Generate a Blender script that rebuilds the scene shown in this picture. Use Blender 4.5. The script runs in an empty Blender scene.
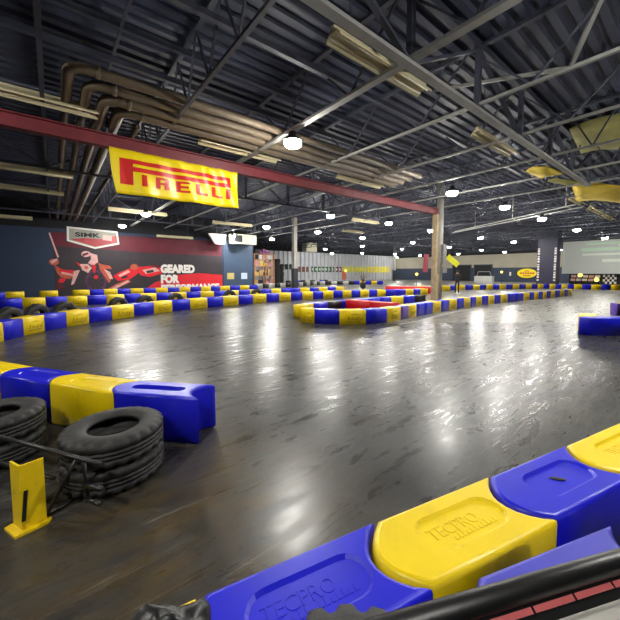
import bpy, bmesh, math, random
from mathutils import Vector, Matrix
random.seed(7)
PI = math.pi
S = bpy.context.scene
C = S.collection
# ------------------------------------------------------------------ materials
def srgb(r, g, b):
    f = lambda c: (c/255)/12.92 if c/255 <= .04045 else (((c/255)+.055)/1.055)**2.4
    return (f(r), f(g), f(b), 1)
MATS = {}
def mat(name, col, rough=.5, metal=0, noise=0, nscale=6, bump=0, bscale=40, spec=.5, emit=0, dirt=None, dscale=3, coat=0):
    m = bpy.data.materials.new(name); m.use_nodes = True
    nt = m.node_tree; b = nt.nodes['Principled BSDF']
    b.inputs['Roughness'].default_value = rough; b.inputs['Metallic'].default_value = metal
    b.inputs['Specular IOR Level'].default_value = spec
    b.inputs['Coat Weight'].default_value = coat
    c = srgb(*col); b.inputs['Base Color'].default_value = c
    tc = nt.nodes.new('ShaderNodeTexCoord')
    if noise or dirt:
        n = nt.nodes.new('ShaderNodeTexNoise'); n.inputs['Scale'].default_value = nscale; n.inputs['Detail'].default_value = 6
        nt.links.new(tc.outputs['Object'], n.inputs['Vector'])
        r = nt.nodes.new('ShaderNodeValToRGB'); r.color_ramp.elements[0].position = .3; r.color_ramp.elements[1].position = .7
        k = 1-noise
        r.color_ramp.elements[0].color = (c[0]*k, c[1]*k, c[2]*k, 1)
        r.color_ramp.elements[1].color = (min(1, c[0]*(1+noise*.5)), min(1, c[1]*(1+noise*.5)), min(1, c[2]*(1+noise*.5)), 1)
        nt.links.new(n.outputs['Fac'], r.inputs['Fac'])
        out = r.outputs['Color']
        if dirt:
            n2 = nt.nodes.new('ShaderNodeTexNoise'); n2.inputs['Scale'].default_value = dscale; n2.inputs['Detail'].default_value = 8; n2.inputs['Roughness'].default_value = .7
            nt.links.new(tc.outputs['Object'], n2.inputs['Vector'])
            r2 = nt.nodes.new('ShaderNodeValToRGB'); r2.color_ramp.elements[0].position = .56; r2.color_ramp.elements[1].position = .74
            r2.color_ramp.elements[0].color = (0, 0, 0, 1); r2.color_ramp.elements[1].color = (.75, .75, .75, 1)
            nt.links.new(n2.outputs['Fac'], r2.inputs['Fac'])
            mx = nt.nodes.new('ShaderNodeMix'); mx.data_type = 'RGBA'
            nt.links.new(r2.outputs['Color'], mx.inputs[0]); nt.links.new(out, mx.inputs[6]); mx.inputs[7].default_value = srgb(*dirt)
            out = mx.outputs[2]
        nt.links.new(out, b.inputs['Base Color'])
    if bump:
        n = nt.nodes.new('ShaderNodeTexNoise'); n.inputs['Scale'].default_value = bscale; n.inputs['Detail'].default_value = 5
        nt.links.new(tc.outputs['Object'], n.inputs['Vector'])
        bp = nt.nodes.new('ShaderNodeBump'); bp.inputs['Strength'].default_value = bump; bp.inputs['Distance'].default_value = .01
        nt.links.new(n.outputs['Fac'], bp.inputs['Height']); nt.links.new(bp.outputs['Normal'], b.inputs['Normal'])
    if emit:
        b.inputs['Emission Color'].default_value = c; b.inputs['Emission Strength'].default_value = emit
    MATS[name] = m; return m
mat('blue_plastic', (24, 27, 205), .36, noise=.1, nscale=5, bump=.03, bscale=60)
mat('blue_scuffed', (58, 58, 186), .45, noise=.12, nscale=4, bump=.05, bscale=50, dirt=(92, 92, 178), dscale=3.2)
mat('yellow_plastic', (240, 208, 4), .38, noise=.08, nscale=5, bump=.03, bscale=60, dirt=(186, 158, 30), dscale=2.4)
mat('purple_plastic', (96, 70, 168), .4, noise=.1)
mat('red_plastic', (212, 18, 30), .4, noise=.12)
mat('white_plastic', (205, 205, 200), .45, noise=.1)
mat('black_plastic', (26, 26, 30), .4, noise=.2)
mat('grey_plastic', (150, 150, 150), .5, noise=.1)
mat('slot_black', (8, 8, 14), .7)
mat('logo_print', (120, 92, 8), .6)
mat('rubber', (36, 36, 36), .6, noise=.3, nscale=12, bump=.3, bscale=90, dirt=(66, 64, 60), dscale=6)
mat('rubber_inside', (16, 16, 16), .9)
mat('black_steel', (18, 18, 19), .42, noise=.3, nscale=20, bump=.05, bscale=120, spec=.6)
mat('yellow_steel', (240, 205, 12), .45, noise=.06, bump=.05, dirt=(70, 58, 20), dscale=9)
mat('red_tape', (232, 120, 122), .5, noise=.15)
mat('concrete', (196, 194, 188), .7, noise=.1, nscale=4, bump=.1, bscale=60, dirt=(90, 88, 84), dscale=14)
mat('navy_wall', (42, 58, 84), .7, noise=.06, nscale=1.5)
mat('navy_door', (54, 74, 100), .6, noise=.06, nscale=1.5)
mat('dark_wall', (30, 30, 36), .9, noise=.15)
mat('navy_low', (52, 62, 82), .7, noise=.06)
mat('cream_wall', (166, 160, 144), .8, noise=.08, nscale=.6)
mat('steel_sheet', (204, 206, 212), .45, noise=.1, nscale=1, metal=.1)
mat('deck', (58, 64, 86), .55, noise=.25, nscale=1.2)
mat('joist_dark', (66, 70, 84), .6, noise=.2, nscale=3)
mat('joist_light', (150, 150, 146), .55, noise=.15, nscale=4)
mat('pipe_tan', (104, 90, 72), .6, noise=.18, nscale=6)
mat('fixture_cream', (214, 204, 166), .5, noise=.06)
mat('fixture_inner', (236, 228, 196), .4)
mat('red_steel', (122, 48, 56), .5, noise=.2, nscale=3)
mat('column_tan', (168, 148, 116), .7, noise=.25, nscale=4)
mat('column_grey', (160, 158, 150), .6, noise=.15, nscale=3)
mat('duct_grey', (126, 126, 124), .45, noise=.12, metal=.2)
mat('banner_yellow', (250, 222, 10), .34, noise=.04, bump=.15, bscale=5)
mat('banner_red', (214, 30, 26), .36, noise=.05)
mat('mural_dark', (50, 42, 50), .6, noise=.2, nscale=1)
mat('mural_maroon', (100, 18, 40), .6, noise=.25, nscale=1)
mat('mural_red', (222, 20, 38), .55, noise=.1, nscale=1)
mat('mural_orange', (196, 92, 66), .6, noise=.3, nscale=4)
mat('mural_pink', (226, 176, 172), .6, noise=.2, nscale=4)
mat('mural_purple', (86, 48, 84), .6, noise=.3, nscale=3)
mat('text_white', (240, 236, 232), .5)
mat('badge_frame', (222, 220, 214), .5)
mat('badge_red', (176, 58, 66), .5, noise=.3, nscale=2); mat('badge_grey', (150, 150, 140), .5, noise=.2, nscale=2)
mat('text_black', (18, 16, 16), .5)
mat('paper_yellow', (196, 178, 110), .6, noise=.1); mat('paper_white', (186, 202, 222), .6, noise=.1)
mat('cream_metal', (206, 204, 180), .5, noise=.06)
mat('dark_grille', (26, 28, 30), .6)
mat('wood_orange', (206, 138, 84), .6, noise=.2); mat('card', (206, 170, 116), .7, noise=.2); mat('card_yellow', (226, 196, 110), .7, noise=.15)
mat('pink_stuff', (206, 150, 150), .6, noise=.3); mat('dark_stuff', (40, 40, 48), .7, noise=.3); mat('magenta_stuff', (140, 80, 130), .6, noise=.2)
mat('lamp_housing', (60, 60, 64), .4, metal=.4)
mat('lamp_lens', (255, 252, 244), .4, emit=330)
mat('insulation', (216, 190, 70), .8, noise=.2, nscale=2); mat('olive', (150, 146, 86), .8, noise=.25, nscale=2)
mat('pillar_navy', (34, 34, 62), .5, noise=.15)
mat('screen', (170, 174, 168), .6, emit=.2)
mat('screen_green', (172, 196, 172), .6, emit=.22); mat('screen_pale', (196, 204, 190), .6, emit=.22)
mat('sign_yellow', (250, 226, 20), .4); mat('sign_red', (196, 50, 30), .5); mat('sign_white', (235, 225, 225), .5)
mat('lamp_yellow', (255, 226, 110), .4, emit=1.6)
mat('banner_lime', (222, 222, 30), .5, noise=.1); mat('banner_green', (60, 84, 66), .5, noise=.3, nscale=2); mat('banner_brown', (120, 84, 70), .6, noise=.2)
mat('skin', (190, 140, 115), .6); mat('cloth_black', (22, 22, 28), .8, noise=.2); mat('hair', (26, 20, 18), .7)
mat('bag_black', (16, 16, 18), .42, bump=.5, bscale=16)
mat('pink_flag', (150, 62, 78), .6, noise=.1); mat('twig', (110, 104, 90), .8)
# floor: worn dark sealed asphalt, lighter sealed concrete further off, rubber scuffs
def floor_mat():
    m = bpy.data.materials.new('floor_sealed'); m.use_nodes = True
    nt = m.node_tree; N = nt.nodes; Lk = nt.links; b = N['Principled BSDF']
    tc = N.new('ShaderNodeTexCoord')
    def noise(scale, detail=8, rough=.6, mp=None, dist=0):
        n = N.new('ShaderNodeTexNoise'); n.inputs['Scale'].default_value = scale; n.inputs['Detail'].default_value = detail
        n.inputs['Roughness'].default_value = rough; n.inputs['Distortion'].default_value = dist
        if mp:
            a = N.new('ShaderNodeMapping'); a.inputs['Rotation'].default_value = (0, 0, mp[0]); a.inputs['Scale'].default_value = (mp[1], mp[2], 1)
            Lk.new(tc.outputs['Object'], a.inputs['Vector']); Lk.new(a.outputs['Vector'], n.inputs['Vector'])
        else: Lk.new(tc.outputs['Object'], n.inputs['Vector'])
        return n.outputs['Fac']
    def ramp(src, p0, c0, p1, c1):
        r = N.new('ShaderNodeValToRGB'); e = r.color_ramp.elements
        e[0].position = p0; e[0].color = c0; e[1].position = p1; e[1].color = c1
        Lk.new(src, r.inputs['Fac']); return r.outputs['Color']
    def mix(f, a, c, mode='MIX'):
        x = N.new('ShaderNodeMix'); x.data_type = 'RGBA'; x.blend_type = mode
        for s, i in ((f, 0), (a, 6), (c, 7)):
            if hasattr(s, 'links'): Lk.new(s, x.inputs[i])
            else: x.inputs[i].default_value = s
        return x.outputs[2]
    g = lambda v: (v, v, v, 1)
    def math2(op, a, b_):
        x = N.new('ShaderNodeMath'); x.operation = op
        for s_, k_ in ((a, 0), (b_, 1)):
            if hasattr(s_, 'links'): Lk.new(s_, x.inputs[k_])
            else: x.inputs[k_].default_value = s_
        return x.outputs[0]
    base = ramp(noise(1.3, 12, .8, dist=.6), .34, srgb(*FL_DARK), .68, srgb(*FL_MID))
    # brownish worn patch by the yellow post
    vm = N.new('ShaderNodeVectorMath'); vm.operation = 'DISTANCE'; Lk.new(tc.outputs['Object'], vm.inputs[0]); vm.inputs[1].default_value = (.55, 2.0, 0)
    near_ = ramp_lin(nt, vm.outputs['Value'], 1.5, .4)
    base = mix(math2('MULTIPLY', near_, ramp(noise(2.4, 8, .7, (math.radians(15), .7, 2)), .38, g(0), .68, g(.95))), base, srgb(*FL_BROWN))
    sep = N.new('ShaderNodeSeparateXYZ'); Lk.new(tc.outputs['Object'], sep.inputs[0])
    fwd = math2('ADD', math2('MULTIPLY', sep.outputs['X'], .6225), math2('MULTIPLY', sep.outputs['Y'], .7826))
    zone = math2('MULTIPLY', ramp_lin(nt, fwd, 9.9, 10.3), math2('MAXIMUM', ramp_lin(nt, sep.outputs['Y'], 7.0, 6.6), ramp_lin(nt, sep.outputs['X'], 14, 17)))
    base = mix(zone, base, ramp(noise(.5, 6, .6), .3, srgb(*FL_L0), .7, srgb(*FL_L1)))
    sA = noise(1.5, 10, .72, (math.radians(20), .7, 3.2), 1.6); sB = noise(1.3, 10, .72, (math.radians(-38), .6, 3.4), 1.8); sC = noise(2.4, 9, .7, (math.radians(65), .4, 6), 1.2)
    base = mix(ramp(sA, .52, g(0), .68, g(.75)), base, srgb(36, 35, 34)); base = mix(ramp(sB, .54, g(0), .7, g(.7)), base, srgb(34, 33, 32))
    base = mix(ramp(sC, .6, g(0), .7, g(.4)), base, srgb(140, 137, 130))
    base = mix(ramp(noise(22, 7, .75), .6, g(0), .74, g(.45)), base, srgb(140, 138, 132))
    # a few curved tyre arcs
    wv = N.new('ShaderNodeTexWave'); wv.wave_type = 'RINGS'; wv.rings_direction = 'Z'; wv.inputs['Scale'].default_value = .22; wv.inputs['Distortion'].default_value = 1.2; wv.inputs['Detail'].default_value = 3
    mpw = N.new('ShaderNodeMapping'); mpw.inputs['Location'].default_value = (-7, -1, 0); Lk.new(tc.outputs['Object'], mpw.inputs['Vector']); Lk.new(mpw.outputs['Vector'], wv.inputs['Vector'])
    arcs = math2('MULTIPLY', ramp(wv.outputs['Fac'], .93, g(0), .99, g(.7)), ramp(noise(.6, 4, .6), .45, g(0), .6, g(1)))
    base = mix(arcs, base, srgb(30, 30, 29))
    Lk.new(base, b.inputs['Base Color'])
    rr = N.new('ShaderNodeMix'); rr.data_type = 'RGBA'; rr.inputs[0].default_value = .5; Lk.new(sA, rr.inputs[6]); Lk.new(sB, rr.inputs[7])
    Lk.new(ramp(rr.outputs[2], .36, g(.185), .62, g(.43)), b.inputs['Roughness'])
    b.inputs['Specular IOR Level'].default_value = .36
    bp = N.new('ShaderNodeBump'); bp.inputs['Strength'].default_value = .09; bp.inputs['Distance'].default_value = .002
    ad = math2('ADD', noise(13, 12, .78), math2('MULTIPLY', sA, .35)); Lk.new(ad, bp.inputs['Height']); Lk.new(bp.outputs['Normal'], b.inputs['Normal'])
    MATS['floor'] = m
def ramp_lin(nt, src, a, b):
    r = nt.nodes.new('ShaderNodeMapRange'); r.inputs['From Min'].default_value = a; r.inputs['From Max'].default_value = b
    nt.links.new(src, r.inputs['Value']); return r.outputs['Result']
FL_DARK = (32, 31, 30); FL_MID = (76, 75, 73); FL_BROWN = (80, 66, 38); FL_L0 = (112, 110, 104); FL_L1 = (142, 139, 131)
floor_mat()
# ------------------------------------------------------------------ mesh helpers
def link(name, me, parent=None, loc=(0, 0, 0), rot=(0, 0, 0)):
    o = bpy.data.objects.new(name, me); C.objects.link(o)
    if parent: o.parent = parent
    o.location = loc; o.rotation_euler = rot; return o
class MB:
    def __init__(s): s.bm = bmesh.new()
    def box(s, x0, x1, y0, y1, z0, z1, M=None):
        v = [s.bm.verts.new(Vector(p) if M is None else M @ Vector(p)) for p in
             [(x0, y0, z0), (x1, y0, z0), (x1, y1, z0), (x0, y1, z0), (x0, y0, z1), (x1, y0, z1), (x1, y1, z1), (x0, y1, z1)]]
        for f in ((3, 2, 1, 0), (4, 5, 6, 7), (0, 1, 5, 4), (1, 2, 6, 5), (2, 3, 7, 6), (3, 0, 4, 7)): s.bm.faces.new([v[i] for i in f])
        return s
    def bar(s, a, b, w, h=None, up=(0, 0, 1)):
        a = Vector(a); b = Vector(b); h = h or w; d = b-a; L = d.length; x = d.normalized(); u = Vector(up)
        if abs(x.dot(u)) > .98: u = Vector((1, 0, 0))
        y = u.cross(x).normalized(); z = x.cross(y)
        M = Matrix((x, y, z)).transposed().to_4x4(); M.translation = a
        return s.box(0, L, -w/2, w/2, -h/2, h/2, M)
    def tube(s, pts, r, n=10, cap=True, smooth=True):
        pts = [Vector(p) for p in pts]; rings = []
        t = (pts[1]-pts[0]).normalized(); u = t.orthogonal().normalized()
        for i, p in enumerate(pts):
            if 0 < i < len(pts)-1: t = ((pts[i+1]-p).normalized()+(p-pts[i-1]).normalized()).normalized()
            elif i == len(pts)-1: t = (p-pts[i-1]).normalized()
            u = (u-t*u.dot(t)).normalized(); v = t.cross(u)
            rr = r[i] if isinstance(r, (list, tuple)) else r
            rings.append([s.bm.verts.new(p+(u*math.cos(2*PI*k/n)+v*math.sin(2*PI*k/n))*rr) for k in range(n)])
        for a, b in zip(rings, rings[1:]):
            for k in range(n):
                f = s.bm.faces.new([a[k], a[(k+1) % n], b[(k+1) % n], b[k]]); f.smooth = smooth
        if cap: s.bm.faces.new(rings[0][::-1]); s.bm.faces.new(rings[-1])
        return s
    def lathe(s, prof, n=32, closed=False, rfun=None, M=None, smooth=True):
        rings = []
        for (r, z) in prof:
            ring = []
            for k in range(n):
                rr = r if rfun is None else rfun(r, z, k)
                p = Vector((rr*math.cos(2*PI*k/n), rr*math.sin(2*PI*k/n), z))
                ring.append(s.bm.verts.new(M @ p if M else p))
            rings.append(ring)
        pr = list(zip(rings, rings[1:]))
        if closed: pr.append((rings[-1], rings[0]))
        for a, b in pr:
            for k in range(n):
                f = s.bm.faces.new([a[k], a[(k+1) % n], b[(k+1) % n], b[k]]); f.smooth = smooth
        if not closed:
            if prof[0][0] > 1e-4: s.bm.faces.new(rings[0][::-1])
            if prof[-1][0] > 1e-4: s.bm.faces.new(rings[-1])
        return s
    def poly(s, pts, M=None, d=None):       # flat polygon, optional extrusion vector
        P = [M @ Vector(p) if M else Vector(p) for p in pts]
        v = [s.bm.verts.new(p) for p in P]; s.bm.faces.new(v)
        if d is not None:
            D = Vector(d); w = [s.bm.verts.new(p+D) for p in P]; s.bm.faces.new(w[::-1])
            n = len(v)
            for i in range(n): s.bm.faces.new([v[(i+1) % n], v[i], w[i], w[(i+1) % n]])
        return s
    def mesh(s, name, m, bevel=0):
        bm = s.bm
        if bevel:
            bmesh.ops.bevel(bm, geom=[e for e in bm.edges if len(e.link_faces) == 2 and e.calc_face_angle(0) > .6], offset=bevel, segments=2, affect='EDGES', profile=.5)
        bmesh.ops.recalc_face_normals(bm, faces=bm.faces)
        me = bpy.data.meshes.new(name); bm.to_mesh(me); bm.free(); me.materials.append(MATS[m]); return me
    def build(s, name, m, parent=None, loc=(0, 0, 0), rot=(0, 0, 0), bevel=0):
        return link(name, s.mesh(name, m, bevel), parent, loc, rot)
def tag(o, label, cat, group=None):
    o['label'] = label; o['category'] = cat
    if group: o['group'] = group
    return o
def empty(name, loc, rz=0, label='', cat='', group=None):
    o = bpy.data.objects.new(name, None); o.empty_display_size = .2; C.objects.link(o)
    o.location = loc; o.rotation_euler = (0, 0, rz); return tag(o, label, cat, group)
def struct(o): o['kind'] = 'structure'; return o
def copy_tree(o, loc=None, rot=None, parent=None):
    c = o.copy(); C.objects.link(c)
    if parent: c.parent = parent
    if loc is not None: c.location = loc
    if rot is not None: c.rotation_euler = rot
    for ch in list(o.children): copy_tree(ch, parent=c)
    return c
def text_mesh(txt, size, m, offset=0, extrude=.002, xs=1, shear=0, spacing=1, align='LEFT'):
    cu = bpy.data.curves.new('t', 'FONT'); cu.body = txt; cu.size = size; cu.offset = offset; cu.extrude = extrude; cu.shear = shear; cu.space_character = spacing
    cu.align_x = align; cu.resolution_u = 3
    o = bpy.data.objects.new('t', cu); C.objects.link(o)
    dg = bpy.context.evaluated_depsgraph_get(); me = bpy.data.meshes.new_from_object(o.evaluated_get(dg))
    bpy.data.objects.remove(o); bpy.data.curves.remove(cu)
    me.transform(Matrix.Diagonal((xs, 1, 1, 1))); me.materials.clear(); me.materials.append(MATS[m]); return me
def fit(me, w, h):      # scale text mesh to a given width and height, origin at its lower left
    xs = [v.co.x for v in me.vertices]; ys = [v.co.y for v in me.vertices]
    me.transform(Matrix.Translation((-min(xs), -min(ys), 0)))
    me.transform(Matrix.Diagonal((w/(max(xs)-min(xs)), h/(max(ys)-min(ys)), 1, 1))); return me
ONES = 'zeroth first second third fourth fifth sixth seventh eighth ninth tenth eleventh twelfth thirteenth fourteenth fifteenth sixteenth seventeenth eighteenth nineteenth'.split()
TENS = {2: ('twentieth', 'twenty'), 3: ('thirtieth', 'thirty'), 4: ('fortieth', 'forty'), 5: ('fiftieth', 'fifty')}
def nth(n):
    if n < 20: return ONES[n]
    return TENS[n//10][0] if n % 10 == 0 else TENS[n//10][1]+'-'+ONES[n % 10]
# ------------------------------------------------------------------ camera
CAMH = 1.6; AZ = math.radians(51.5)
cam = bpy.data.cameras.new('camera'); co = bpy.data.objects.new('camera', cam); C.objects.link(co)
co.location = (0, 0, CAMH); co.rotation_euler = (math.radians(86), 0, AZ-PI/2)
cam.sensor_width = 36; cam.lens = 36*322/620; cam.shift_y = -15.48/620; cam.clip_start = .02; cam.clip_end = 300
S.camera = co
# ------------------------------------------------------------------ setting
XF, YB, YC, XS, DECK = 58.0, 27.0, 44.0, 14.7, 6.15
X0, Y0 = -7.0, -7.0
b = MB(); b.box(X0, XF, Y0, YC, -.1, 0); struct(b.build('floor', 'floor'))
# pale concrete ledge under the near guard rail
b = MB(); b.poly([(.80, .237, 0), (2.6, -.58, 0), (2.45, -.91, 0), (.65, -.09, 0)], d=(0, 0, .8)); struct(b.build('wall_ledge', 'concrete', bevel=.008))
# painted line beside the island
b = MB(); pth = [(8.2, 5.95), (9.2, 5.95), (10.6, 6.2), (12.5, 6.45), (15, 6.5)]
for (p, q) in zip(pth, pth[1:]):
    d = (Vector(q)-Vector(p)).normalized(); n = Vector((-d.y, d.x))*.05
    b.poly([(p[0]-n.x, p[1]-n.y, .003), (q[0]-n.x, q[1]-n.y, .003), (q[0]+n.x, q[1]+n.y, .003), (p[0]+n.x, p[1]+n.y, .003)])
struct(b.build('floor_line', 'white_plastic'))
def wall(name, x0, x1, y0, y1, z0, z1, m):
    b = MB(); b.box(x0, x1, y0, y1, z0, z1); return struct(b.build(name, m))
wall('wall_left', X0, XS, YB, YB+.2, 0, 4.45, 'navy_wall'); wall('wall_left_upper', X0, XS, YB, YB+.2, 4.45, DECK+.2, 'dark_wall')
wall('wall_left_return', XS-.2, XS, YB+.2, YC, 0, DECK+.2, 'dark_wall')
wall('wall_near', X0, XF, Y0-.2, Y0, 0, DECK+.2, 'dark_wall'); wall('wall_side', X0-.2, X0, Y0-.2, YB+.2, 0, DECK+.2, 'dark_wall')
# ribbed steel back wall
b = MB(); prof = []; x = XS
while x < XF:
    prof += [(x, YC), (x+.62, YC), (x+.66, YC-.17), (x+.8, YC-.17), (x+.84, YC)]; x += .88
vs = [[b.bm.verts.new((px, py, z)) for (px, py) in prof] for z in (0, 5.0)]
for i in range(len(prof)-1): b.bm.faces.new([vs[0][i], vs[0][i+1], vs[1][i+1], vs[1][i]])
struct(b.build('wall_back', 'steel_sheet')); wall('wall_back_upper', XS, XF, YC-.05, YC+.15, 5.0, DECK+.2, 'dark_wall')
wall('wall_back_core', XS, XF, YC+.02, YC+.15, 0, 5.0, 'dark_wall')
wall('wall_far', XF, XF+.2, Y0, YC, 0, 2.32, 'navy_low'); wall('wall_far_middle', XF, XF+.2, Y0, YC, 2.32, 4.55, 'cream_wall'); wall('wall_far_upper', XF, XF+.2, Y0, YC, 4.55, DECK+.2, 'dark_wall')
# ribbed steel deck
b = MB(); prof = []; y = Y0
while y < YC:
    prof += [(y, DECK), (y+.13, DECK), (y+.16, DECK+.07), (y+.27, DECK+.07), (y+.30, DECK)]; y += .30
vs = [[b.bm.verts.new((xx, py, pz)) for (py, pz) in prof] for xx in (X0, XF)]
for i in range(len(prof)-1): b.bm.faces.new([vs[0][i], vs[1][i], vs[1][i+1], vs[0][i+1]])
struct(b.build('ceiling', 'deck'))
b = MB(); b.box(X0-.2, XF+.2, Y0-.2, YC+.2, DECK+.12, DECK+.25); struct(b.build('ceiling_backing', 'dark_wall'))
# ------------------------------------------------------------------ roof framing
def joist(x, y0, y1, zb, zt, mb, wch, label, pitch=1.15):
    t = empty('roof_joist', (x, y0, zb), 0, label, 'roof joist', 'open web joists under the deck')
    b = MB(); b.box(-wch/2, wch/2, 0, y1-y0, 0, .055); b.build('bottom_chord', mb, t)
    b = MB(); b.box(-.05, .05, 0, y1-y0, zt-zb-.06, zt-zb); b.build('top_chord', 'joist_dark' if mb == 'joist_dark' else 'joist_dark', t)
    b = MB(); n = int((y1-y0)/pitch)
    for i in range(n):
        a = i*pitch; m_ = a+pitch/2
        b.bar((0, a, .03), (0, m_, zt-zb-.03), .035); b.bar((0, m_, zt-zb-.03), (0, a+pitch, .03), .035)
    b.build('web', 'joist_dark', t); return t
k = 0
for i in range(-3, 24):
    x = 4.58+2.3*i
    if x < X0+.3 or x > XF-.4: continue
    if i == 0: joist(x, Y0+.05, 26.6, 4.92, 6.13, 'joist_light', .15, 'pale wide roof joist crossing beneath the near strip light', 2.3)
    else:
        k += 1
        yl = 26.6 if x < XS+.3 else YC-.2
        w = 'second row' if 0 else ''
        lab = ('dark open web roof joist, %s beyond the pale joist going right' % nth(i)) if i > 0 else ('dark open web roof joist, %s from the pale joist going left' % nth(-i))
        joist(x, Y0+.05, yl, 4.95, 6.13, 'joist_light' if i in (1, 2, 3, 4, 5) else 'joist_dark', .07, lab, 2.3 if i in (1, 2) else 1.15)
def girder(y, x0, x1, zb, label, light=True, wch=.15):
    t = empty('roof_girder', (x0, y, zb), 0, label, 'roof girder', 'roof girders running across the joists')
    L = x1-x0; h = 6.12-zb
    b = MB(); b.box(0, L, -wch/2, wch/2, 0, .06); b.build('bottom_chord', 'joist_light' if light else 'joist_dark', t)
    b = MB(); b.box(0, L, -.07, .07, h-.1, h); b.build('top_chord', 'joist_dark', t)
    n = max(1, round(L/2.3)); p = L/n
    for j in range(n+1):
        b = MB(); b.bar((j*p, 0, .05), (j*p, 0, h-.08), .1, .1); b.build('post', 'joist_dark', t)
        if j < n:
            b = MB()
            if j % 2: b.bar((j*p, 0, .05), (j*p+p, 0, h-.08), .09, .05)
            else: b.bar((j*p, 0, h-.08), (j*p+p, 0, .05), .09, .05)
            b.build('diagonal_brace', 'joist_dark', t)
    return t
girder(3.2, -2.32+.0, 16.08, 4.84, 'pale roof girder running overhead beside the two near strip lights')
girder(22.0, -6.7, 14.5, 4.7, 'dark roof girder above the track in front of the mural', False, .12)
girder(22.0, 15.9, 52, 4.7, 'dark roof girder running away beyond the tall grey column', False, .12)
girder(12.9, -6.7, 15.6, 4.75, 'dark roof girder behind the hanging yellow banner', False, .1)
for (y, z, m, lab) in ((6.9, 6.0, 'joist_dark', 'grey purlin tucked under the deck in front of the tan pipes'), (7.6, 5.75, 'joist_dark', 'lower grey purlin next to the tan pipes'), (5.15, 5.6, 'joist_dark', 'grey purlin high at the upper left ahead of the pipes')):
    b = MB(); b.box(-6.8, 16, -.05, .05, -.05, .05); tag(b.build('purlin', m, None, (0, y, z)), lab, 'purlin', 'purlins at the upper left')
b = MB(); b.bar((1.18, 4.3, 6.0), (1.12, 9.0, 5.95), .05); b.bar((1.12, 9.0, 5.95), (1.12, 9.0, 4.8), .05); tag(b.build('hanger_rod', 'joist_dark'), 'bent dark hanger rod dropping to the red beam near the pipe elbows', 'hanger', 'beam hangers')
b = MB(); b.bar((7.3, 9.0, 6.1), (7.3, 9.0, 4.8), .05); tag(b.build('hanger_rod', 'joist_dark'), 'straight dark hanger rod dropping to the middle of the red beam', 'hanger', 'beam hangers')
b = MB(); b.bar((5.6, .9, 5.55), (6.9, 1.7, 5.0), .06); b.bar((6.9, 1.7, 5.0), (7.6, 4.6, 6.1), .06); tag(b.build('roof_brace', 'joist_light'), 'thin diagonal roof brace at the upper right corner', 'brace')
# red steel beam with its posts
t = empty('steel_beam', (-6.8, 9.0, 4.5), 0, 'long red steel beam crossing under the roof to a column', 'beam')
b = MB(); b.box(0, 22.35, -.1, .1, 0, .025); b.box(0, 22.35, -.1, .1, .275, .3); b.box(0, 22.35, -.012, .012, .025, .275); b.build('i_section', 'red_steel', t)
t = empty('building_column', (15.5, 9.0, 0), 0, 'tan and grey column with boxes on it carrying the red beam end', 'column', 'roof columns')
b = MB(); b.box(-.27, -.1, -.12, .12, 0, 4.5); b.build('tan_post', 'column_tan', t)
b = MB(); b.tube([(.16, -.05, 0), (.16, -.05, 6.1)], .17, 12); b.build('grey_post', 'column_grey', t)
b = MB(); b.box(.05, .36, -.34, -.2, 2.05, 3.0); b.box(.0, .4, -.36, -.2, 1.55, 1.9); b.build('control_box', 'duct_grey', t, bevel=.01)
b = MB(); b.box(-.3, -.06, -.18, -.12, .2, 1.5); b.build('padding', 'column_tan', t)
def column(x, y, label, m='column_grey'):
    t = empty('building_column', (x, y, 0), 0, label, 'column', 'roof columns')
    b = MB(); b.box(-.16, .16, -.16, -.13, 0, 6.1); b.box(-.16, .16, .13, .16, 0, 6.1); b.box(-.02, .02, -.13, .13, 0, 6.1); b.build('h_section', m, t)
    b = MB(); b.box(-.25, .25, -.25, .25, 0, .03); b.build('base_plate', m, t)
    b = MB(); b.box(-.2, .2, -.2, .2, .03, 1.9); b.build('dark_wrap', 'dark_stuff', t, bevel=.02)
    return t
column(15.85, 22.0, 'tall grey column standing to the right of the stacked shelving')
column(46.7, 35.0, 'pale grey column at the right end of the ribbed steel wall')
# ------------------------------------------------------------------ tan pipes with elbows
pipes = [(6.9, 4.75+.32, .16), (7.3, 5.05, .16), (7.65, 5.03, .2), (8.0, 5.02, .22)]
labs = ['outermost tan pipe, its elbow highest at the upper left', 'second tan pipe from the top of the elbow bundle', 'third tan pipe of the bundle, with a fat elbow', 'lowest tan pipe of the bundle above the red beam']
for j, ((yy, zz, r), lab) in enumerate(zip(pipes, labs)):
    xe = .35+.3*j; rb = .28
    pts = [(10.6, yy, zz), (xe+rb, yy, zz)]+[(xe+rb-rb*math.sin(a), yy+rb-rb*math.cos(a), zz) for a in [PI/2*q/6 for q in range(1, 7)]]+[(xe, 26.5, zz)]
    t = empty('ceiling_pipe', (0, 0, 0), 0, lab, 'pipe', 'tan pipes under the roof')
    MB().tube(pts, r*.55, 12).build('pipe_run', 'pipe_tan', t)
    b = MB(); b.tube([(xe+rb+.1, yy, zz), (xe+rb+.16, yy, zz)], r*.55+.02, 12); b.build('coupling', 'pipe_tan', t)
b = MB(); b.tube([(xe+.45, 8.6, 4.98), (xe+.45, 26.5, 4.98)], .05, 8); tag(b.build('ceiling_pipe', 'pipe_tan'), 'thin tan pipe right of the others heading to the mural', 'pipe', 'tan pipes under the roof')
b = MB(); b.tube([(-6.9, 8.7, 5.25), (16, 8.7, 5.35)], .04, 8); tag(b.build('conduit', 'joist_dark'), 'thin grey conduit running along above the red beam', 'conduit')
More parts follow.
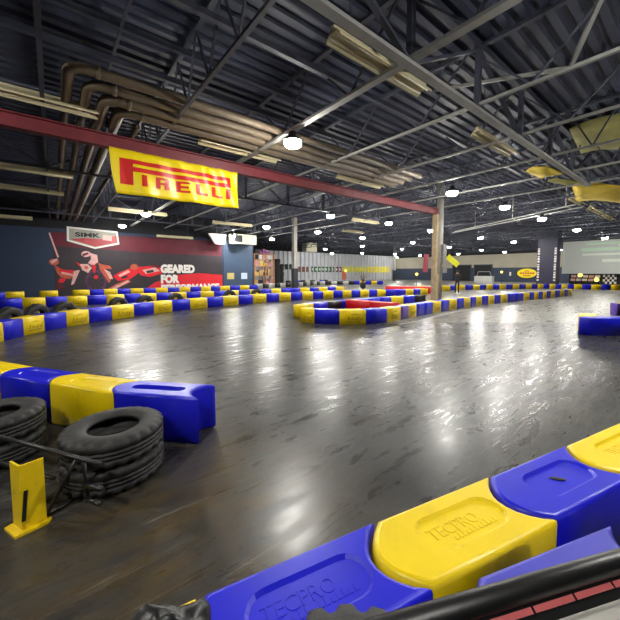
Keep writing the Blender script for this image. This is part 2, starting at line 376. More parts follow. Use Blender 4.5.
# grey duct at upper left
t = empty('hanging_duct', (-.98, 5.75, 4.2), 0, 'round grey duct hanging at the upper left corner', 'duct')
MB().lathe([(.2, 0), (.38, .1), (.5, .35), (.5, 1.9)], 28).build('duct_body', 'duct_grey', t)
for zz in (.42, .8, 1.2): MB().lathe([(.505, zz), (.525, zz), (.525, zz+.04), (.505, zz+.04)], 28, closed=True).build('seam_band', 'duct_grey', t)
# ------------------------------------------------------------------ old strip lights (unlit)
def strip_light(x0, y, z, L, w, label):
    t = empty('strip_light', (x0, y, z), 0, label, 'strip light', 'unlit fluorescent strip lights')
    b = MB(); b.poly([(0, -w/2, 0), (0, -w*.18, .1), (0, w*.18, .1), (0, w/2, 0), (0, w/2, -.03), (0, w*.16, .06), (0, -w*.16, .06), (0, -w/2, -.03)], d=(L, 0, 0)); b.build('reflector', 'fixture_cream', t)
    for s in (-1, 1): MB().tube([(.03, s*w*.27, .015), (L-.03, s*w*.27, .015)], .019, 8).build('tube', 'fixture_inner', t)
    b = MB(); b.box(0, L, -w*.1, w*.1, .1, .16); b.build('ballast_box', 'fixture_cream', t)
    for q in (.15, .85): b = MB(); b.bar((L*q, 0, .16), (L*q, 0, DECK-z), .012); b.build('hanger', 'joist_dark', t)
for a in [(3.3, 3.62, 4.98, 2.35, .3, 'cream strip light nearest the camera, crossed by the pale joist'), (8.3, 3.85, 5.0, 2.35, .3, 'cream strip light second along the pale girder'),
          (8.0, 8.45, 4.95, 2.4, .28, 'cream strip light right of the bright lamp, above the red beam'), (3.1, 8.45, 4.95, 2.4, .28, 'cream strip light left of the bright lamp, above the red beam'),
          (-3.2, 8.4, 4.93, 4.1, .3, 'long cream strip light at the left edge over the red beam'), (-3.0, 14.2, 4.9, 3.7, .3, 'cream strip light at the left edge below the red beam'),
          (-3.0, 17.6, 4.9, 3.5, .22, 'second cream strip light at the left edge below the red beam'), (2.4, 20.0, 4.85, 2.9, .26, 'cream strip light below the banner, left of a lamp'),
          (8.4, 20.9, 4.85, 2.9, .26, 'cream strip light right of the mural top'), (15.1, 14.6, 4.9, 2.5, .28, 'cream strip light near the middle of the far ceiling'),
          (18.4, 18.9, 4.9, 2.5, .28, 'smaller cream strip light just behind the middle one'), (18.8, 4.3, 4.95, 2.1, .3, 'cream strip light behind the yellow sheet at the right'),
          (22.3, 4.3, 4.95, 3.0, .3, 'cream strip light beyond the yellow sheet at the right'), (25.7, 4.3, 4.95, 3.0, .3, 'last cream strip light at the right frame edge'),
          (6.2, 26.3, 4.25, 2.7, .26, 'cream strip light in front of the mural top edge'), (-3.4, 24.6, 4.6, 2.6, .26, 'cream strip light at the far left in front of the navy wall')]: strip_light(*a)
# ------------------------------------------------------------------ high-bay lamps
GL = 'high bay lamps'
lamp = empty('high_bay_lamp', (0, 0, 0), 0, 'x', 'ceiling lamp', GL)
MB().lathe([(.03, .2), (.09, .2), (.1, .1), (.19, .06), (.215, .0), (.205, -.012)], 20).build('housing', 'lamp_housing', lamp)
MB().lathe([(.2, -.015), (.2, -.07), (.16, -.12), (.09, -.15), (.001, -.16)], 16).build('lens', 'lamp_lens', lamp)
MB().tube([(0, 0, .2), (0, 0, 1.45)], .008, 6).build('cord', 'joist_dark', lamp)
lamps = [(4.5, 6.3, 'very bright lamp right of the yellow banner'), (12.0, 6.4, 'bright lamp right of the red beam end'), (16.5, 6.25, 'lamp second to the right of the red beam end'), (21.8, 6.3, 'lamp third to the right of the red beam end'), (29.4, 6.35, 'lamp fourth to the right of the red beam end'),
    (38.3, 6.26, 'lamp just above the projection screen'), (3.95, 13.0, 'lamp hidden behind the yellow banner'), (11.8, 13.05, 'lamp below the red beam above the ribbed wall'), (16.3, 12.7, 'lamp left of the carrying column, higher one'), (21.5, 13.0, 'lamp at the carrying column'), (29.7, 13.1, 'lamp right of the carrying column, lower left of the twin rails'), (36.3, 12.8, 'lamp below the twin rails'), (46, 13.3, 'lamp left of the navy pillar'), (54.3, 13.4, 'lamp right of the navy pillar'),
    (3.9, 18.6, 'lamp just under the yellow banner'), (11.3, 18.9, 'higher lamp above the stacked shelving'), (15.7, 18.8, 'lamp right of the tall grey column'), (21.5, 19.6, 'lamp above the middle of the ribbed wall'), (28.8, 19.4, 'lamp left of the carrying column, lower one'), (37.4, 20.1, 'lamp right of the carrying column, above the lime flag'), (45.9, 20.1, 'smaller lamp above the dark doorways'), (53.2, 19.9, 'small lamp above the yellow oval sign'),
    (3.65, 24.3, 'lamp beside the mural badge'), (11.9, 25.4, 'lamp beside the cream wall heater'), (15.7, 25.3, 'lower lamp above the stacked shelving'), (28.1, 25.6, 'lamp below the one in mid ribbed wall'), (35.8, 25.7, 'lamp in the diagonal line left of the carrying column'), (53.0, 26.9, 'tiny lamp above the lime flag'),
    (28.0, 32.0, 'small lamp right of the hanging heater'), (38.4, 35.0, 'tiny lamp lowest over the ribbed wall'), (44.8, 33.5, 'small lamp at the ribbed wall end column'), (52.4, 33.7, 'tiny lamp left of the pink flag'), (35.6, 39.0, 'tiny lamp over the lime wall banner'), (54.8, 40.5, 'tiny lamp beside the end column top'),
    (4.5, -.3, 'lamp added overhead above the near barriers, out of the frame'), (12.0, -.3, 'lamp added overhead off the right edge'), (-2.6, -.3, 'lamp added overhead behind the photographer'), (-3.2, 6.3, 'lamp added off the left edge before the red beam'), (21.8, -.3, 'lamp added far off the right edge')]  # these five are unseen lamps, added to light the foreground from above
for i, (x, y, lab) in enumerate(lamps):
    o = lamp if i == 0 else copy_tree(lamp)
    o.location = (x, y, 4.64); o['label'] = 'round white high bay '+lab
# ------------------------------------------------------------------ barrier blocks
L, W, H = .80, .35, .45
def outline(n=9, ins=0.0, bul=.125, con=.135):
    pts = []
    for i in range(n+1):                       # convex start end, from front (-y) to back (+y) going backwards in x
        a = -1+2*i/n; pts.append((-bul*(1-a*a), a*W/2))
    pts = [(x-.0, y) for x, y in pts]
    end = []
    for i in range(n+1):
        a = 1-2*i/n; end.append((L-.012-con*(1-a*a), a*W/2))
    P = pts+end; out = []
    m = len(P)
    for i in range(m):
        p0, p, p1 = Vector(P[i-1]), Vector(P[i]), Vector(P[(i+1) % m])
        d0 = (p-p0).normalized(); d1 = (p1-p).normalized(); n0 = Vector((d0.y, -d0.x)); n1 = Vector((d1.y, -d1.x))
        nn = (n0+n1); nn = nn/max(.35, nn.dot(n0)) if nn.length > 1e-6 else n0
        out.append(p+nn*ins)
    return out
def stadium(x0, x1, hw, n=8):
    P = []
    for i in range(n+1): a = PI/2+PI*i/n; P.append(Vector((x0+hw+hw*math.cos(a), hw*math.sin(a))))
    for i in range(n+1): a = -PI/2+PI*i/n; P.append(Vector((x1-hw+hw*math.cos(a), hw*math.sin(a))))
    return P
def ring(bm, pts, z): return [bm.verts.new((p.x, p.y, z)) for p in pts]
def block_mesh(name, m, near=False, depth=.012, slot=(.1, .62, .095)):
    b = MB(); bm = b.bm
    s = 1 if outline_sign > 0 else -1
    levels = [(0.012, 0), (0, .02), (0, H-.03), (.004, H-.012), (.012, H-.004), (.026, H)] if near else [(0, 0), (0, H-.025), (.01, H-.006), (.028, H)]
    rs = [ring(bm, outline(9, s*i), z) for i, z in levels]
    for r0, r1 in zip(rs, rs[1:]):
        for k in range(len(r0)):
            f = bm.faces.new([r0[k], r0[(k+1) % len(r0)], r1[(k+1) % len(r0)], r1[k]]); f.smooth = True
    bm.faces.new(rs[0][::-1])
    if near:
        x0, x1, hw = slot
        s0 = ring(bm, stadium(x0, x1, hw), H); s1 = ring(bm, stadium(x0+.015, x1-.015, hw-.015), H-depth)
        n = len(s0); es = []
        for k in range(n):
            f = bm.faces.new([s0[k], s0[(k+1) % n], s1[(k+1) % n], s1[k]]); f.smooth = False
        bm.faces.new(s1)
        bm.edges.ensure_lookup_table()
        def ed(a, c): return next(e for e in a.link_edges if e.other_vert(a) is c)
        top = rs[-1]
        es = [ed(top[k], top[(k+1) % len(top)]) for k in range(len(top))]+[ed(s0[k], s0[(k+1) % n]) for k in range(n)]
        bmesh.ops.triangle_fill(bm, use_beauty=True, use_dissolve=False, edges=es)
    else: bm.faces.new(rs[-1])
    bmesh.ops.recalc_face_normals(bm, faces=bm.faces)
    me = bpy.data.meshes.new(name); bm.to_mesh(me); bm.free(); me.materials.append(MATS[m]); return me
# which sign insets the outline
def area(P): return sum(P[i-1].x*P[i].y-P[i].x*P[i-1].y for i in range(len(P)))/2
outline_sign = 1 if abs(area(outline(9, .01))) < abs(area(outline(9, 0))) else -1
FAR = {c: block_mesh('barrier_block', c+'_plastic') for c in ('blue', 'yellow', 'purple', 'red', 'white', 'black')}
NEAR = {c: block_mesh('barrier_block', c+'_plastic', True) for c in ('blue', 'yellow')}
DEEP = block_mesh('barrier_block', 'blue_plastic', True, .07, (.06, .58, .055))
def logo_mesh():
    b = MB(); y = -W/2-.003
    x = .2
    for k, (w, h0, h1) in enumerate([(.06, .14, .24), (.035, .13, .2), (.045, .14, .215), (.035, .13, .2), (.05, .13, .21), (.035, .14, .23), (.045, .13, .2), (.03, .13, .24)]):
        b.poly([(x, y, h0), (x+w*.45, y, h0), (x+w, y, h1), (x+w*.6, y, h1)], d=(0, .002, 0)); x += w+.022
    b.poly([(.16, y, .09), (.7, y, .095), (.62, y, .11), (.2, y, .108)], d=(0, .002, 0))
    b.poly([(.26, y, .29), (.44, y, .33), (.62, y, .3), (.44, y, .315)], d=(0, .002, 0))
    return b.mesh('printed_logo', 'logo_print')
LOGO = logo_mesh()
EMB = {c: fit(text_mesh('TECPRO', .1, c+'_plastic', .0, .0012), .3, .06) for c in ('blue', 'yellow')}
def sublogo(c):
    b = MB()
    for k in range(11): b.box(k*.026, k*.026+.016, 0, .018+.008*(k % 3), 0, .002)
    return b.mesh('embossed_line', c+'_plastic')
SUB = {c: sublogo(c) for c in ('blue', 'yellow')}
def emboss(o, c, z=H-.012, x=.16):
    link('embossed_logo', EMB[c], o, (x, -.02, z+.001)); link('embossed_line', SUB[c], o, (x+.1, -.055, z))
def place(me, p, ang, sx, label, group, cat='barrier', logo=False, z=0):
    # p = front edge start point; the block body lies to the left of its heading
    n = Vector((-math.sin(ang), math.cos(ang)))*W/2
    o = link('barrier_block', me, None, (p[0]+n.x, p[1]+n.y, z), (0, 0, ang)); o.scale = (sx, 1, 1)
    tag(o, label, cat, group)
    if logo: link('printed_logo', LOGO, o)
    return o
def sample(path, n):
    P = [Vector(p) for p in path]; d = [0]
    for a, c in zip(P, P[1:]): d.append(d[-1]+(c-a).length)
    out = []
    for i in range(n+1):
        s = d[-1]*i/n; j = 0
        while j < len(P)-2 and d[j+1] < s: j += 1
        out.append(P[j].lerp(P[j+1], (s-d[j])/(d[j+1]-d[j])))
    return out, d[-1]/n
def row(path, n, cols, desc, group, logos=True, kinds=FAR):
    pts, l = sample(path, n); out = []
    print('row', group, n, 'block length', round(l, 3))
    for i in range(n):
        c = cols(i)
        if c is None: continue
        d = pts[i+1]-pts[i]; cn = 'purple-blue' if c == 'purple' else c
        out.append(place(kinds[c], pts[i], math.atan2(d.y, d.x), d.length/L, '%s barrier block, %s %s' % (cn, nth(i+1), desc), group, logo=logos and c == 'yellow'))
    return out
ROW_FRONT = [(-1.73, 9.01), (-1.49, 9.37), (-1.24, 9.76), (-0.96, 10.21), (-0.64, 10.73), (-0.24, 11.25), (0.25, 11.70), (0.82, 12.11), (1.49, 12.53), (2.22, 12.95), (2.97, 13.34), (3.74, 13.68), (4.55, 13.95), (5.38, 14.16), (6.21, 14.33), (7.05, 14.47), (7.92, 14.61), (8.78, 14.72), (9.62, 14.80), (10.44, 14.83), (11.24, 14.82), (11.97, 14.75), (12.68, 14.65), (13.40, 14.52), (14.05, 14.38), (14.66, 14.22), (15.28, 14.03), (15.86, 13.81), (16.39, 13.58), (16.94, 13.32), (17.64, 13.05), (18.39, 12.82), (19.05, 12.67), (19.71, 12.56), (20.44, 12.45)]
ROW_MIDDLE = [(-2.58, 18.91), (-1.86, 18.91), (-1.11, 18.91), (-0.32, 18.91), (0.47, 18.91), (1.25, 18.91), (2.04, 18.91), (2.83, 18.91), (3.59, 18.90), (4.36, 18.89), (5.15, 18.87), (5.95, 18.84), (6.75, 18.81), (7.54, 18.77), (8.34, 18.73), (9.13, 18.70), (9.91, 18.68), (10.71, 18.66), (11.51, 18.64), (12.28, 18.62), (13.07, 18.59), (13.88, 18.54), (14.69, 18.48), (15.50, 18.40), (16.30, 18.31), (17.07, 18.22), (17.84, 18.13)]
ROW_REAR = [(-2.97, 25.39), (-2.20, 25.38), (-1.40, 25.37), (-0.61, 25.36), (0.19, 25.35), (1.01, 25.34), (1.82, 25.32), (2.61, 25.31), (3.39, 25.29), (4.18, 25.26), (4.98, 25.23), (5.78, 25.19), (6.59, 25.15), (7.40, 25.12), (8.21, 25.10), (9.04, 25.08), (9.82, 25.06), (10.59, 25.05), (11.44, 25.04), (12.34, 25.03), (13.22, 25.02), (14.04, 25.01)]
ROW_ISLAND = [(6.08, 8.12), (6.29, 7.62), (6.78, 6.99), (7.51, 6.57), (8.33, 6.44), (9.04, 6.48), (9.60, 6.56), (10.16, 6.62), (10.77, 6.68), (11.43, 6.73), (12.13, 6.79), (12.85, 6.84), (13.59, 6.89), (14.32, 6.93), (14.95, 6.95), (15.51, 6.94), (16.07, 6.92), (16.67, 6.88), (17.28, 6.84), (17.90, 6.79), (18.61, 6.73), (19.50, 6.65), (20.39, 6.57), (21.10, 6.50), (21.67, 6.45), (22.23, 6.39), (22.79, 6.34), (23.35, 6.29), (23.92, 6.24), (24.57, 6.18), (25.34, 6.13), (26.12, 6.08), (26.83, 6.05), (27.58, 6.02)]
ROW_FAR = [(26.95, 14.59), (27.86, 14.20), (28.72, 13.83), (29.48, 13.50), (30.15, 13.20), (30.80, 12.92), (31.47, 12.62), (32.15, 12.33), (32.85, 12.04), (33.61, 11.75), (34.37, 11.45), (35.12, 11.16), (35.78, 10.86), (36.32, 10.56), (36.76, 10.22), (37.07, 9.82), (37.24, 9.40), (37.36, 8.96), (37.48, 8.54), (37.67, 8.08), (37.95, 7.56), (38.28, 6.97), (38.65, 6.34), (38.98, 5.75), (39.30, 5.19), (39.65, 4.56)]
def row_pts(pts, cols, desc, group, logos=True):
    P = [Vector(p) for p in pts]; out = []
    for i in range(len(P)-1):
        c = cols[i]
        if c == '-': continue
        c = {'Y': 'yellow', 'B': 'blue', 'P': 'purple'}[c]; d = P[i+1]-P[i]; cn = 'purple-blue' if c == 'purple' else c
        out.append(place(FAR[c], P[i], math.atan2(d.y, d.x), d.length/L*(.93 if 'island' in desc and i < 4 else 1), '%s barrier block, %s %s' % (cn, nth(i+1), desc), group, logo=logos and c == 'yellow'))
    return out
row_pts(ROW_FRONT, 'YBYBYBYBYBYBYBYBYBYBYBYBYBYBYBBYBY', 'from the left end of the front curved row below the mural', 'front row of blocks below the mural')
row_pts(ROW_MIDDLE, 'YBYBYBYBYBYBYBYBYBYBBYBYBY', 'from the left end of the middle row below the mural', 'middle row of blocks below the mural')
row_pts(ROW_REAR, 'BY-Y-YBYBYBYBYBYBYBYB', 'from the left end of the rearmost row below the mural', 'rearmost row of blocks below the mural')
row_pts(ROW_ISLAND, 'YBYBYPYBBYBYBYBYBYBYBBYBYBYBYBYBY', 'along the island front from its near left corner', 'island front row of blocks')
row_pts(ROW_FAR, 'BYBYBYBYBYBYBYBYBYBYBYBYBYB'[:25], 'from the left end of the far row below the oval sign', 'far row of blocks below the oval sign', False)
alt = lambda a, b_: (lambda i: a if i % 2 == 0 else b_)
row([(6.7, 8.9), (7.6, 9.2), (9.0, 9.3), (12.2, 9.3), (14.6, 9.0)], 10, lambda i: 'yellow' if i in (0, 7) else ('black' if i in (2, 9) else 'blue'), 'along the island rear from its near left corner', 'island rear row of blocks', False)
row([(30.5, 29.2), (33.2, 26.6)], 5, alt('blue', 'yellow'), 'from the left in the short far row under the lime banner', 'short far row of blocks under the lime banner', False)
row([(19.5, 36), (26, 36.2), (33, 36)], 16, lambda i: ('white', 'black', 'white', 'blue', 'black')[i % 5], 'from the left in the row before the ribbed wall', 'row of blocks before the ribbed wall', False)
row([(15.4, 27.7), (20.2, 28.4), (26, 30.5), (30, 28.6)], 20, lambda i: ('white', 'black')[i % 2], 'from the shelving in the black and white row', 'black and white row of blocks', False)
row([(22.6, 15.6), (26.8, 14.2)], 5, lambda i: ('white', 'yellow', 'white', 'blue', 'yellow')[i], 'from the left in the pale row behind the carrying column', 'pale row behind the carrying column', False)
# red blocks
for i, (p, q, lab) in enumerate([((9.15, 9.15), (9.25, 7.98), 'long red barrier block inside the island, its back half'), ((9.27, 7.96), (9.4, 7.0), 'shorter red barrier block touching the island front row'),
                                ((20.3, 15.9), (20.75, 14.95), 'red barrier block behind the front row, leftmost of three'), ((20.77, 14.92), (21.3, 13.95), 'red barrier block behind the front row, middle of three'), ((21.32, 13.92), (21.9, 12.9), 'red barrier block behind the front row, rightmost of three')]):
    d = Vector(q)-Vector(p); o = place(FAR['red'], p, math.atan2(d.y, d.x), d.length/L, lab, 'red barrier blocks'); o.scale.z = 1.1
# right hand blocks
o = place(FAR['blue'], (10.52, 1.86), math.radians(-42), 1.35, 'long blue barrier block at the right frame edge', 'right edge blocks')
o = place(FAR['yellow'], (11.08, 1.9), math.radians(8), .9, 'yellow barrier block peeping from behind the long blue block at right', 'right edge blocks')
o = place(FAR['purple'], (16.07, 2.2), math.radians(-55), .18, 'small purple barrier block end above the long blue block at right', 'right edge blocks')
o = place(FAR['yellow'], (16.17, 2.06), math.radians(-52), 1.0, 'yellow barrier block with a pale top above the long blue block at right', 'right edge blocks')
# near left row
GLn = 'near left row of blocks'
def near(me, p, q, c, lab, g, logo=True):
    d = Vector(q)-Vector(p); o = place(me, p, math.atan2(d.y, d.x), d.length/L, lab, g)
    if logo: emboss(o, c)
    return o
near(NEAR['yellow'], (-.93, 5.62), (-.52, 4.93), 'yellow', 'yellow barrier block at the left frame edge behind the nearest tires', GLn)
near(NEAR['yellow'], (-1.2+.6, 4.9), (-.6+.5, 4.28), 'yellow', 'yellow barrier block touching the right end block with a long slot', GLn) if 0 else None
near(NEAR['blue'], (-.52, 4.93), (-.08, 4.26), 'blue', 'blue barrier block behind the left tire stack, third from the row end', GLn)
near(NEAR['yellow'], (-.08, 4.26), (.41, 3.53), 'yellow', 'yellow barrier block between two blue ones behind the tire stacks', GLn)
o = near(DEEP, (.41, 3.53), (1.0, 2.89), 'blue', 'blue barrier block with a deep slot ending the row beside the tires', GLn, False)
# near right row (front edge = visitors' side)
GRn = 'near right row of blocks'
far_edge = [(.385, 1.085), (1.13, .92), (1.89, .735), (2.64, .56), (3.39, .39), (4.15, .2)]
def nedge(i):
    a = Vector(far_edge[max(0, i-1)]); c = Vector(far_edge[min(len(far_edge)-1, i+1)]); d = (c-a).normalized(); p = Vector(far_edge[i]); return (p.x+d.y*W, p.y-d.x*W)
ne = [nedge(i) for i in range(len(far_edge))]
near(NEAR['blue'], ne[0], ne[1], 'blue', 'blue barrier block nearest the camera at the bottom of the photo', GRn)
near(NEAR['yellow'], ne[1], ne[2], 'yellow', 'yellow barrier block with embossed lettering at the lower right', GRn)
o = near(NEAR['blue'], ne[2], ne[3], 'blue', 'blue barrier block with a small black slit, right of the yellow one', GRn, False)
b = MB(); b.lathe([(.001, 0), (.03, .001), (.03, .003), (.001, .003)], 14, M=Matrix.Diagonal((1.5, .5, 1, 1))); b.build('drain_slit', 'slot_black', o, (.34, 0, H-.0115), (0, 0, -.6))
near(NEAR['yellow'], ne[3], ne[4], 'yellow', 'bright yellow barrier block at the right frame edge', GRn)
near(NEAR['blue'], ne[4], ne[5], 'blue', 'blue barrier block past the right edge of the near row', GRn)
o = near(block_mesh('barrier_block', 'blue_scuffed'), (1.1, .172), (1.85, -.098), 'blue', 'scuffed blue barrier block between the yellow block and the black rail', GRn, False)
o = place(FAR['yellow'], (.145, .775), math.radians(-12), .17, 'yellow barrier block mostly hidden by the black bag at the bottom', GRn)
# ------------------------------------------------------------------ tires
def tire_mesh(R=.36, h=.2, n=120):
    ri = R*.49; prof = [(ri, .035), (ri+.012, .014), (ri+.03, .008), (R*.68, 0), (R*.86, .002), (R*.95, .012), (R, .026)]
    up = [(R, .06), (R-.012, .064), (R-.012, .074), (R, .078), (R, h/2-.008), (R-.012, h/2-.005), (R-.012, h/2+.005), (R, h/2+.008), (R, h-.078), (R-.012, h-.074), (R-.012, h-.064), (R, h-.06), (R, h-.026),
          (R*.95, h-.012), (R*.86, h-.002), (R*.68, h), (ri+.03, h-.008), (ri+.012, h-.014), (ri, h-.035), (ri+.05, h-.06), (ri+.09, h/2), (ri+.05, .06)]
    def rf(r, z, k):
        if r > R*.93 and (z < .06 or z > h-.06): return r-(.02 if k % 5 < 2 else 0)
        if r > R-.001: return r-(.006 if (k+(1 if z > h/2 else 0)*2) % 4 < 1 else 0)
        return r
    b = MB(); b.lathe(prof+up, n, closed=True, rfun=rf); return b.mesh('tire', 'rubber')
TIRE = tire_mesh(); TIRE_L = tire_mesh(n=48)
def tire(p, lab, group, rot=(0, 0, 0), me=TIRE): return tag(link('tire', me, None, p, rot), lab, 'tire', group)
GT = 'tires stacked behind the near left row'
tire((.325, 2.93, 0), 'lower tire of the front stack beside the yellow post', GT); tire((.325, 2.93, .2), 'upper tire of the front stack with a nick in its rim', GT, (0, 0, .4))
tire((-.46, 3.84, 0), 'lower tire of the stack at the left frame edge', GT, (0, 0, .9)); tire((-.465, 3.845, .2), 'upper tire of the stack at the left frame edge', GT, (0, 0, .2))
tire((.43, .33, 0), 'bottom tire under the front edge, below the blue block', 'tires at the bottom edge'); tire((.43, .33, .2), 'middle tire under the front edge, below the blue block', 'tires at the bottom edge'); tire((.425, .347, .43), 'top tire peeking over the bottom edge by the blue block', 'tires at the bottom edge', (math.radians(3), 0, 0))
b = MB(); b.bar((0, 0, 0), (0, .0, .06), .014, .006); o = None; b.bm.free()
# upright tires leaning behind the front row
def up_tire(x, y, ang, lean, lab): tire((x, y, .35), lab, 'tires leaning behind the front row', (PI/2+lean, 0, ang), TIRE_L)
for (x, y, ang, lab) in [(-1.05, 11.55, .8, 'leftmost tire leaning behind the front row'), (-.5, 12.15, .75, 'second leaning tire from the left behind the front row'), (.15, 12.55, .6, 'tire standing behind the front row with a gap through its centre'), (1.75, 13.65, .5, 'fourth leaning tire from the left behind the front row'), (2.75, 14.15, .45, 'fifth leaning tire from the left behind the front row'), (4.1, 14.75, .3, 'sixth leaning tire from the left behind the front row'), (6.9, 15.35, .15, 'tire behind the front row near the wording'), (8.6, 15.6, .1, 'last tire behind the front row before the navy door')]:
    up_tire(x, y, ang, .16, lab)
# crumpled black bag
bm = bmesh.new(); bmesh.ops.create_uvsphere(bm, u_segments=40, v_segments=24, radius=1)
for v in bm.verts:
    x, y, z = v.co; k = max(abs(x), abs(y), abs(z)); s = .2+.8/k
    f = 1+.025*math.sin(7*x+4*y)+.025*math.sin(9*y-7*z+2)+.012*math.sin(17*x*y+13*z)+.008*math.sin(23*z+17*x)
    v.co = Vector((x*s*f*.105, y*s*f*.075, z*s*f*.45))
zm = min(v.co.z for v in bm.verts)
for v in bm.verts: v.co.z -= zm
for f in bm.faces: f.smooth = True
me = bpy.data.meshes.new('plastic_bag'); bm.to_mesh(me); bm.free(); me.materials.append(MATS['bag_black'])
tag(link('plastic_bag', me, None, (.125, .625, 0), (0, 0, -.3)), 'tall crumpled black plastic bag at the bottom edge of the photo', 'bag')
# ------------------------------------------------------------------ yellow post and black frame
t = empty('guard_post', (-.205, 2.58, 0), math.radians(51.5-90), 'scratched yellow steel angle post on a base plate at left', 'post')
b = MB(); b.poly([(-.13, .0, 0), (.0, -.07, 0), (.1, .05, 0), (.09, .1, 0), (-.11, .05, 0)], d=(0, 0, .016)); b.build('base_plate', 'yellow_steel', t)
b = MB(); b.poly([(-.1, .03, .016), (0, -.02, .016), (.078, .07, .016), (.07, .078, .016), (0, -.008, .016), (-.095, .04, .016)], d=(0, 0, .41)); b.build('angle_section', 'yellow_steel', t)
b = MB(); b.box(-.01, .01, -.004, 0, -.1, .09); b.build('scratch', 'slot_black', t, (.012, -.006, .17), (0, .1, .85))
t = empty('rail_frame', (0, 0, 0), 0, 'black pipe rail frame with a brace beside the yellow post', 'rail frame')
A = Vector((-.5, 3.37, .42)); B = Vector((.185, 2.31, .405)); 
MB().tube([A, B], .014, 10).build('top_rail', 'black_steel', t)
MB().tube([A-Vector((0, 0, .2)), B.lerp(A, .35)-Vector((0, 0, .19))], .012, 10).build('lower_rail', 'black_steel', t)
MB().tube([B.lerp(A, .17), (-.11, 2.63, .012)], .012, 10).build('brace', 'black_steel', t)
MB().tube([B.lerp(A, .13), B.lerp(A, .13)+Vector((.02, .05, -.3))], .013, 10).build('end_post', 'black_steel', t)
MB().tube([B.lerp(A, .13)-Vector((0, 0, .17)), B-Vector((0, 0, .16))], .016, 10).build('stub', 'black_steel', t)
MB().tube([B.lerp(A, .13)-Vector((0, 0, .26)), B-Vector((.02, 0, .25))], .013, 10).build('stub', 'black_steel', t)
MB().tube([(-.11, 2.63, .012), (.06, 2.72, .012)], .01, 10).build('foot_rail', 'black_steel', t)
MB().tube([A, (A.x, A.y, 0.0)], .018, 10).build('end_post', 'black_steel', t)
# ------------------------------------------------------------------ black guard rail at the lower right
t = empty('guard_rail', (0, 0, 0), 0, 'black steel guard rail with pinkish inset strips at the lower right', 'railing')
A = Vector((.15, .515, .9)); d = (Vector((1.04, .11, .9))-A).normalized(); n = Vector((d.y, -d.x, 0))   # n points to the visitors' side
E = A+d*2.0
MB().tube([A, E], .0225, 20).build('top_tube', 'black_steel', t)
M = Matrix((d, -n, (0, 0, 1))).transposed().to_4x4(); M.translation = A
e = n*.79-Vector((0, 0, .61)); q = n*.61+Vector((0, 0, .79)); M = Matrix((d, e, q)).transposed().to_4x4(); M.translation = A
b = MB(); b.box(0, 2.0, .012, .057, -.012, -.003, M); b.build('lower_flange', 'black_steel', t)
for k in range(17): b = MB(); b.box(.01+k*.115, .01+k*.115+.108, .028, .039, -.005, -.0015, M); b.build('pink_strip', 'red_tape', t)
for s in (1.2, 1.95):
    p = A+d*s+n*.03; MB().tube([(p.x, p.y, .89), (p.x, p.y, .8)], .018, 12).build('post', 'black_steel', t)
# ------------------------------------------------------------------ yellow hanging banner
t = empty('hanging_banner', (1.13, 8.86, 4.49), 0, 'yellow banner with big red lettering hanging from the red beam', 'banner')
BW, BH = 3.2, 1.03
def wav(x, z): return .045*math.sin(x*5.2+.6)*(-z/BH)+.03*math.sin(x*11+1.3*z*3)*(.3+.7*x/BW)
def bpt(x, z, off=0): return (x+(.12*(-z/BH)**2 if x < .2 else 0)*(1-x/.2 if x < .2 else 0), wav(x, z)+off, z-.0)
b = MB(); nx, nz = 80, 14
g = [[b.bm.verts.new(bpt(BW*i/nx, -BH*j/nz)) for i in range(nx+1)] for j in range(nz+1)]
for j in range(nz):
    for i in range(nx): f = b.bm.faces.new([g[j][i], g[j][i+1], g[j+1][i+1], g[j+1][i]]); f.smooth = True
cl = b.build('cloth', 'banner_yellow', t); mo = cl.modifiers.new('thick', 'SOLIDIFY'); mo.thickness = .006; mo.offset = 0
def cloth_rect(name, cells, par=t):
    b = MB()
    for (x0, x1, z0, z1) in cells:
        m_ = max(1, int((x1-x0)/.04)); q_ = max(1, int((z1-z0)/.08))
        gg = [[b.bm.verts.new(bpt(x0+(x1-x0)*i/m_, z0+(z1-z0)*j/q_, -.007)) for i in range(m_+1)] for j in range(q_+1)]
        for j in range(q_):
            for i in range(m_): b.bm.faces.new([gg[j][i], gg[j][i+1], gg[j+1][i+1], gg[j+1][i]])
    return b.build(name, 'banner_red', par)
# long-topped first letter, then the smaller letters beneath its bar
zt = -.20
cloth_rect('letter', [(.2, .48, -.8, zt), (.48, 2.98, zt-.1, zt), (.48, 2.98, zt-.28, zt-.17), (2.88, 2.98, zt-.28, zt)])
zb, zl = -.8, -.52
def lets(x, cells): return [(x+a, x+c, zb+(zl-zb)*e, zb+(zl-zb)*f) for a, c, e, f in cells]
cloth_rect('letter', lets(.66, [(0, .12, 0, 1)]))
Rm = [(0, .11, 0, 1), (.11, .3, .8, 1), (.11, .3, .38, .58), (.22, .32, .45, .92), (.2, .33, 0, .38)]
cloth_rect('letter', lets(.98, Rm)); cloth_rect('letter', lets(1.48, [(0, .11, 0, 1), (.11, .34, .8, 1), (.11, .3, .4, .6), (.11, .34, 0, .2)]))
Lm = [(0, .12, 0, 1), (.12, .33, 0, .22)]
cloth_rect('letter', lets(1.98, Lm)); cloth_rect('letter', lets(2.42, Lm)); cloth_rect('letter', lets(2.84, [(0, .13, 0, 1)]))
for k in range(6): b = MB(); b.tube([(.1+k*.6, 0, 0), (.1+k*.6, .14, .04)], .006, 6); b.build('tie', 'text_white', t)
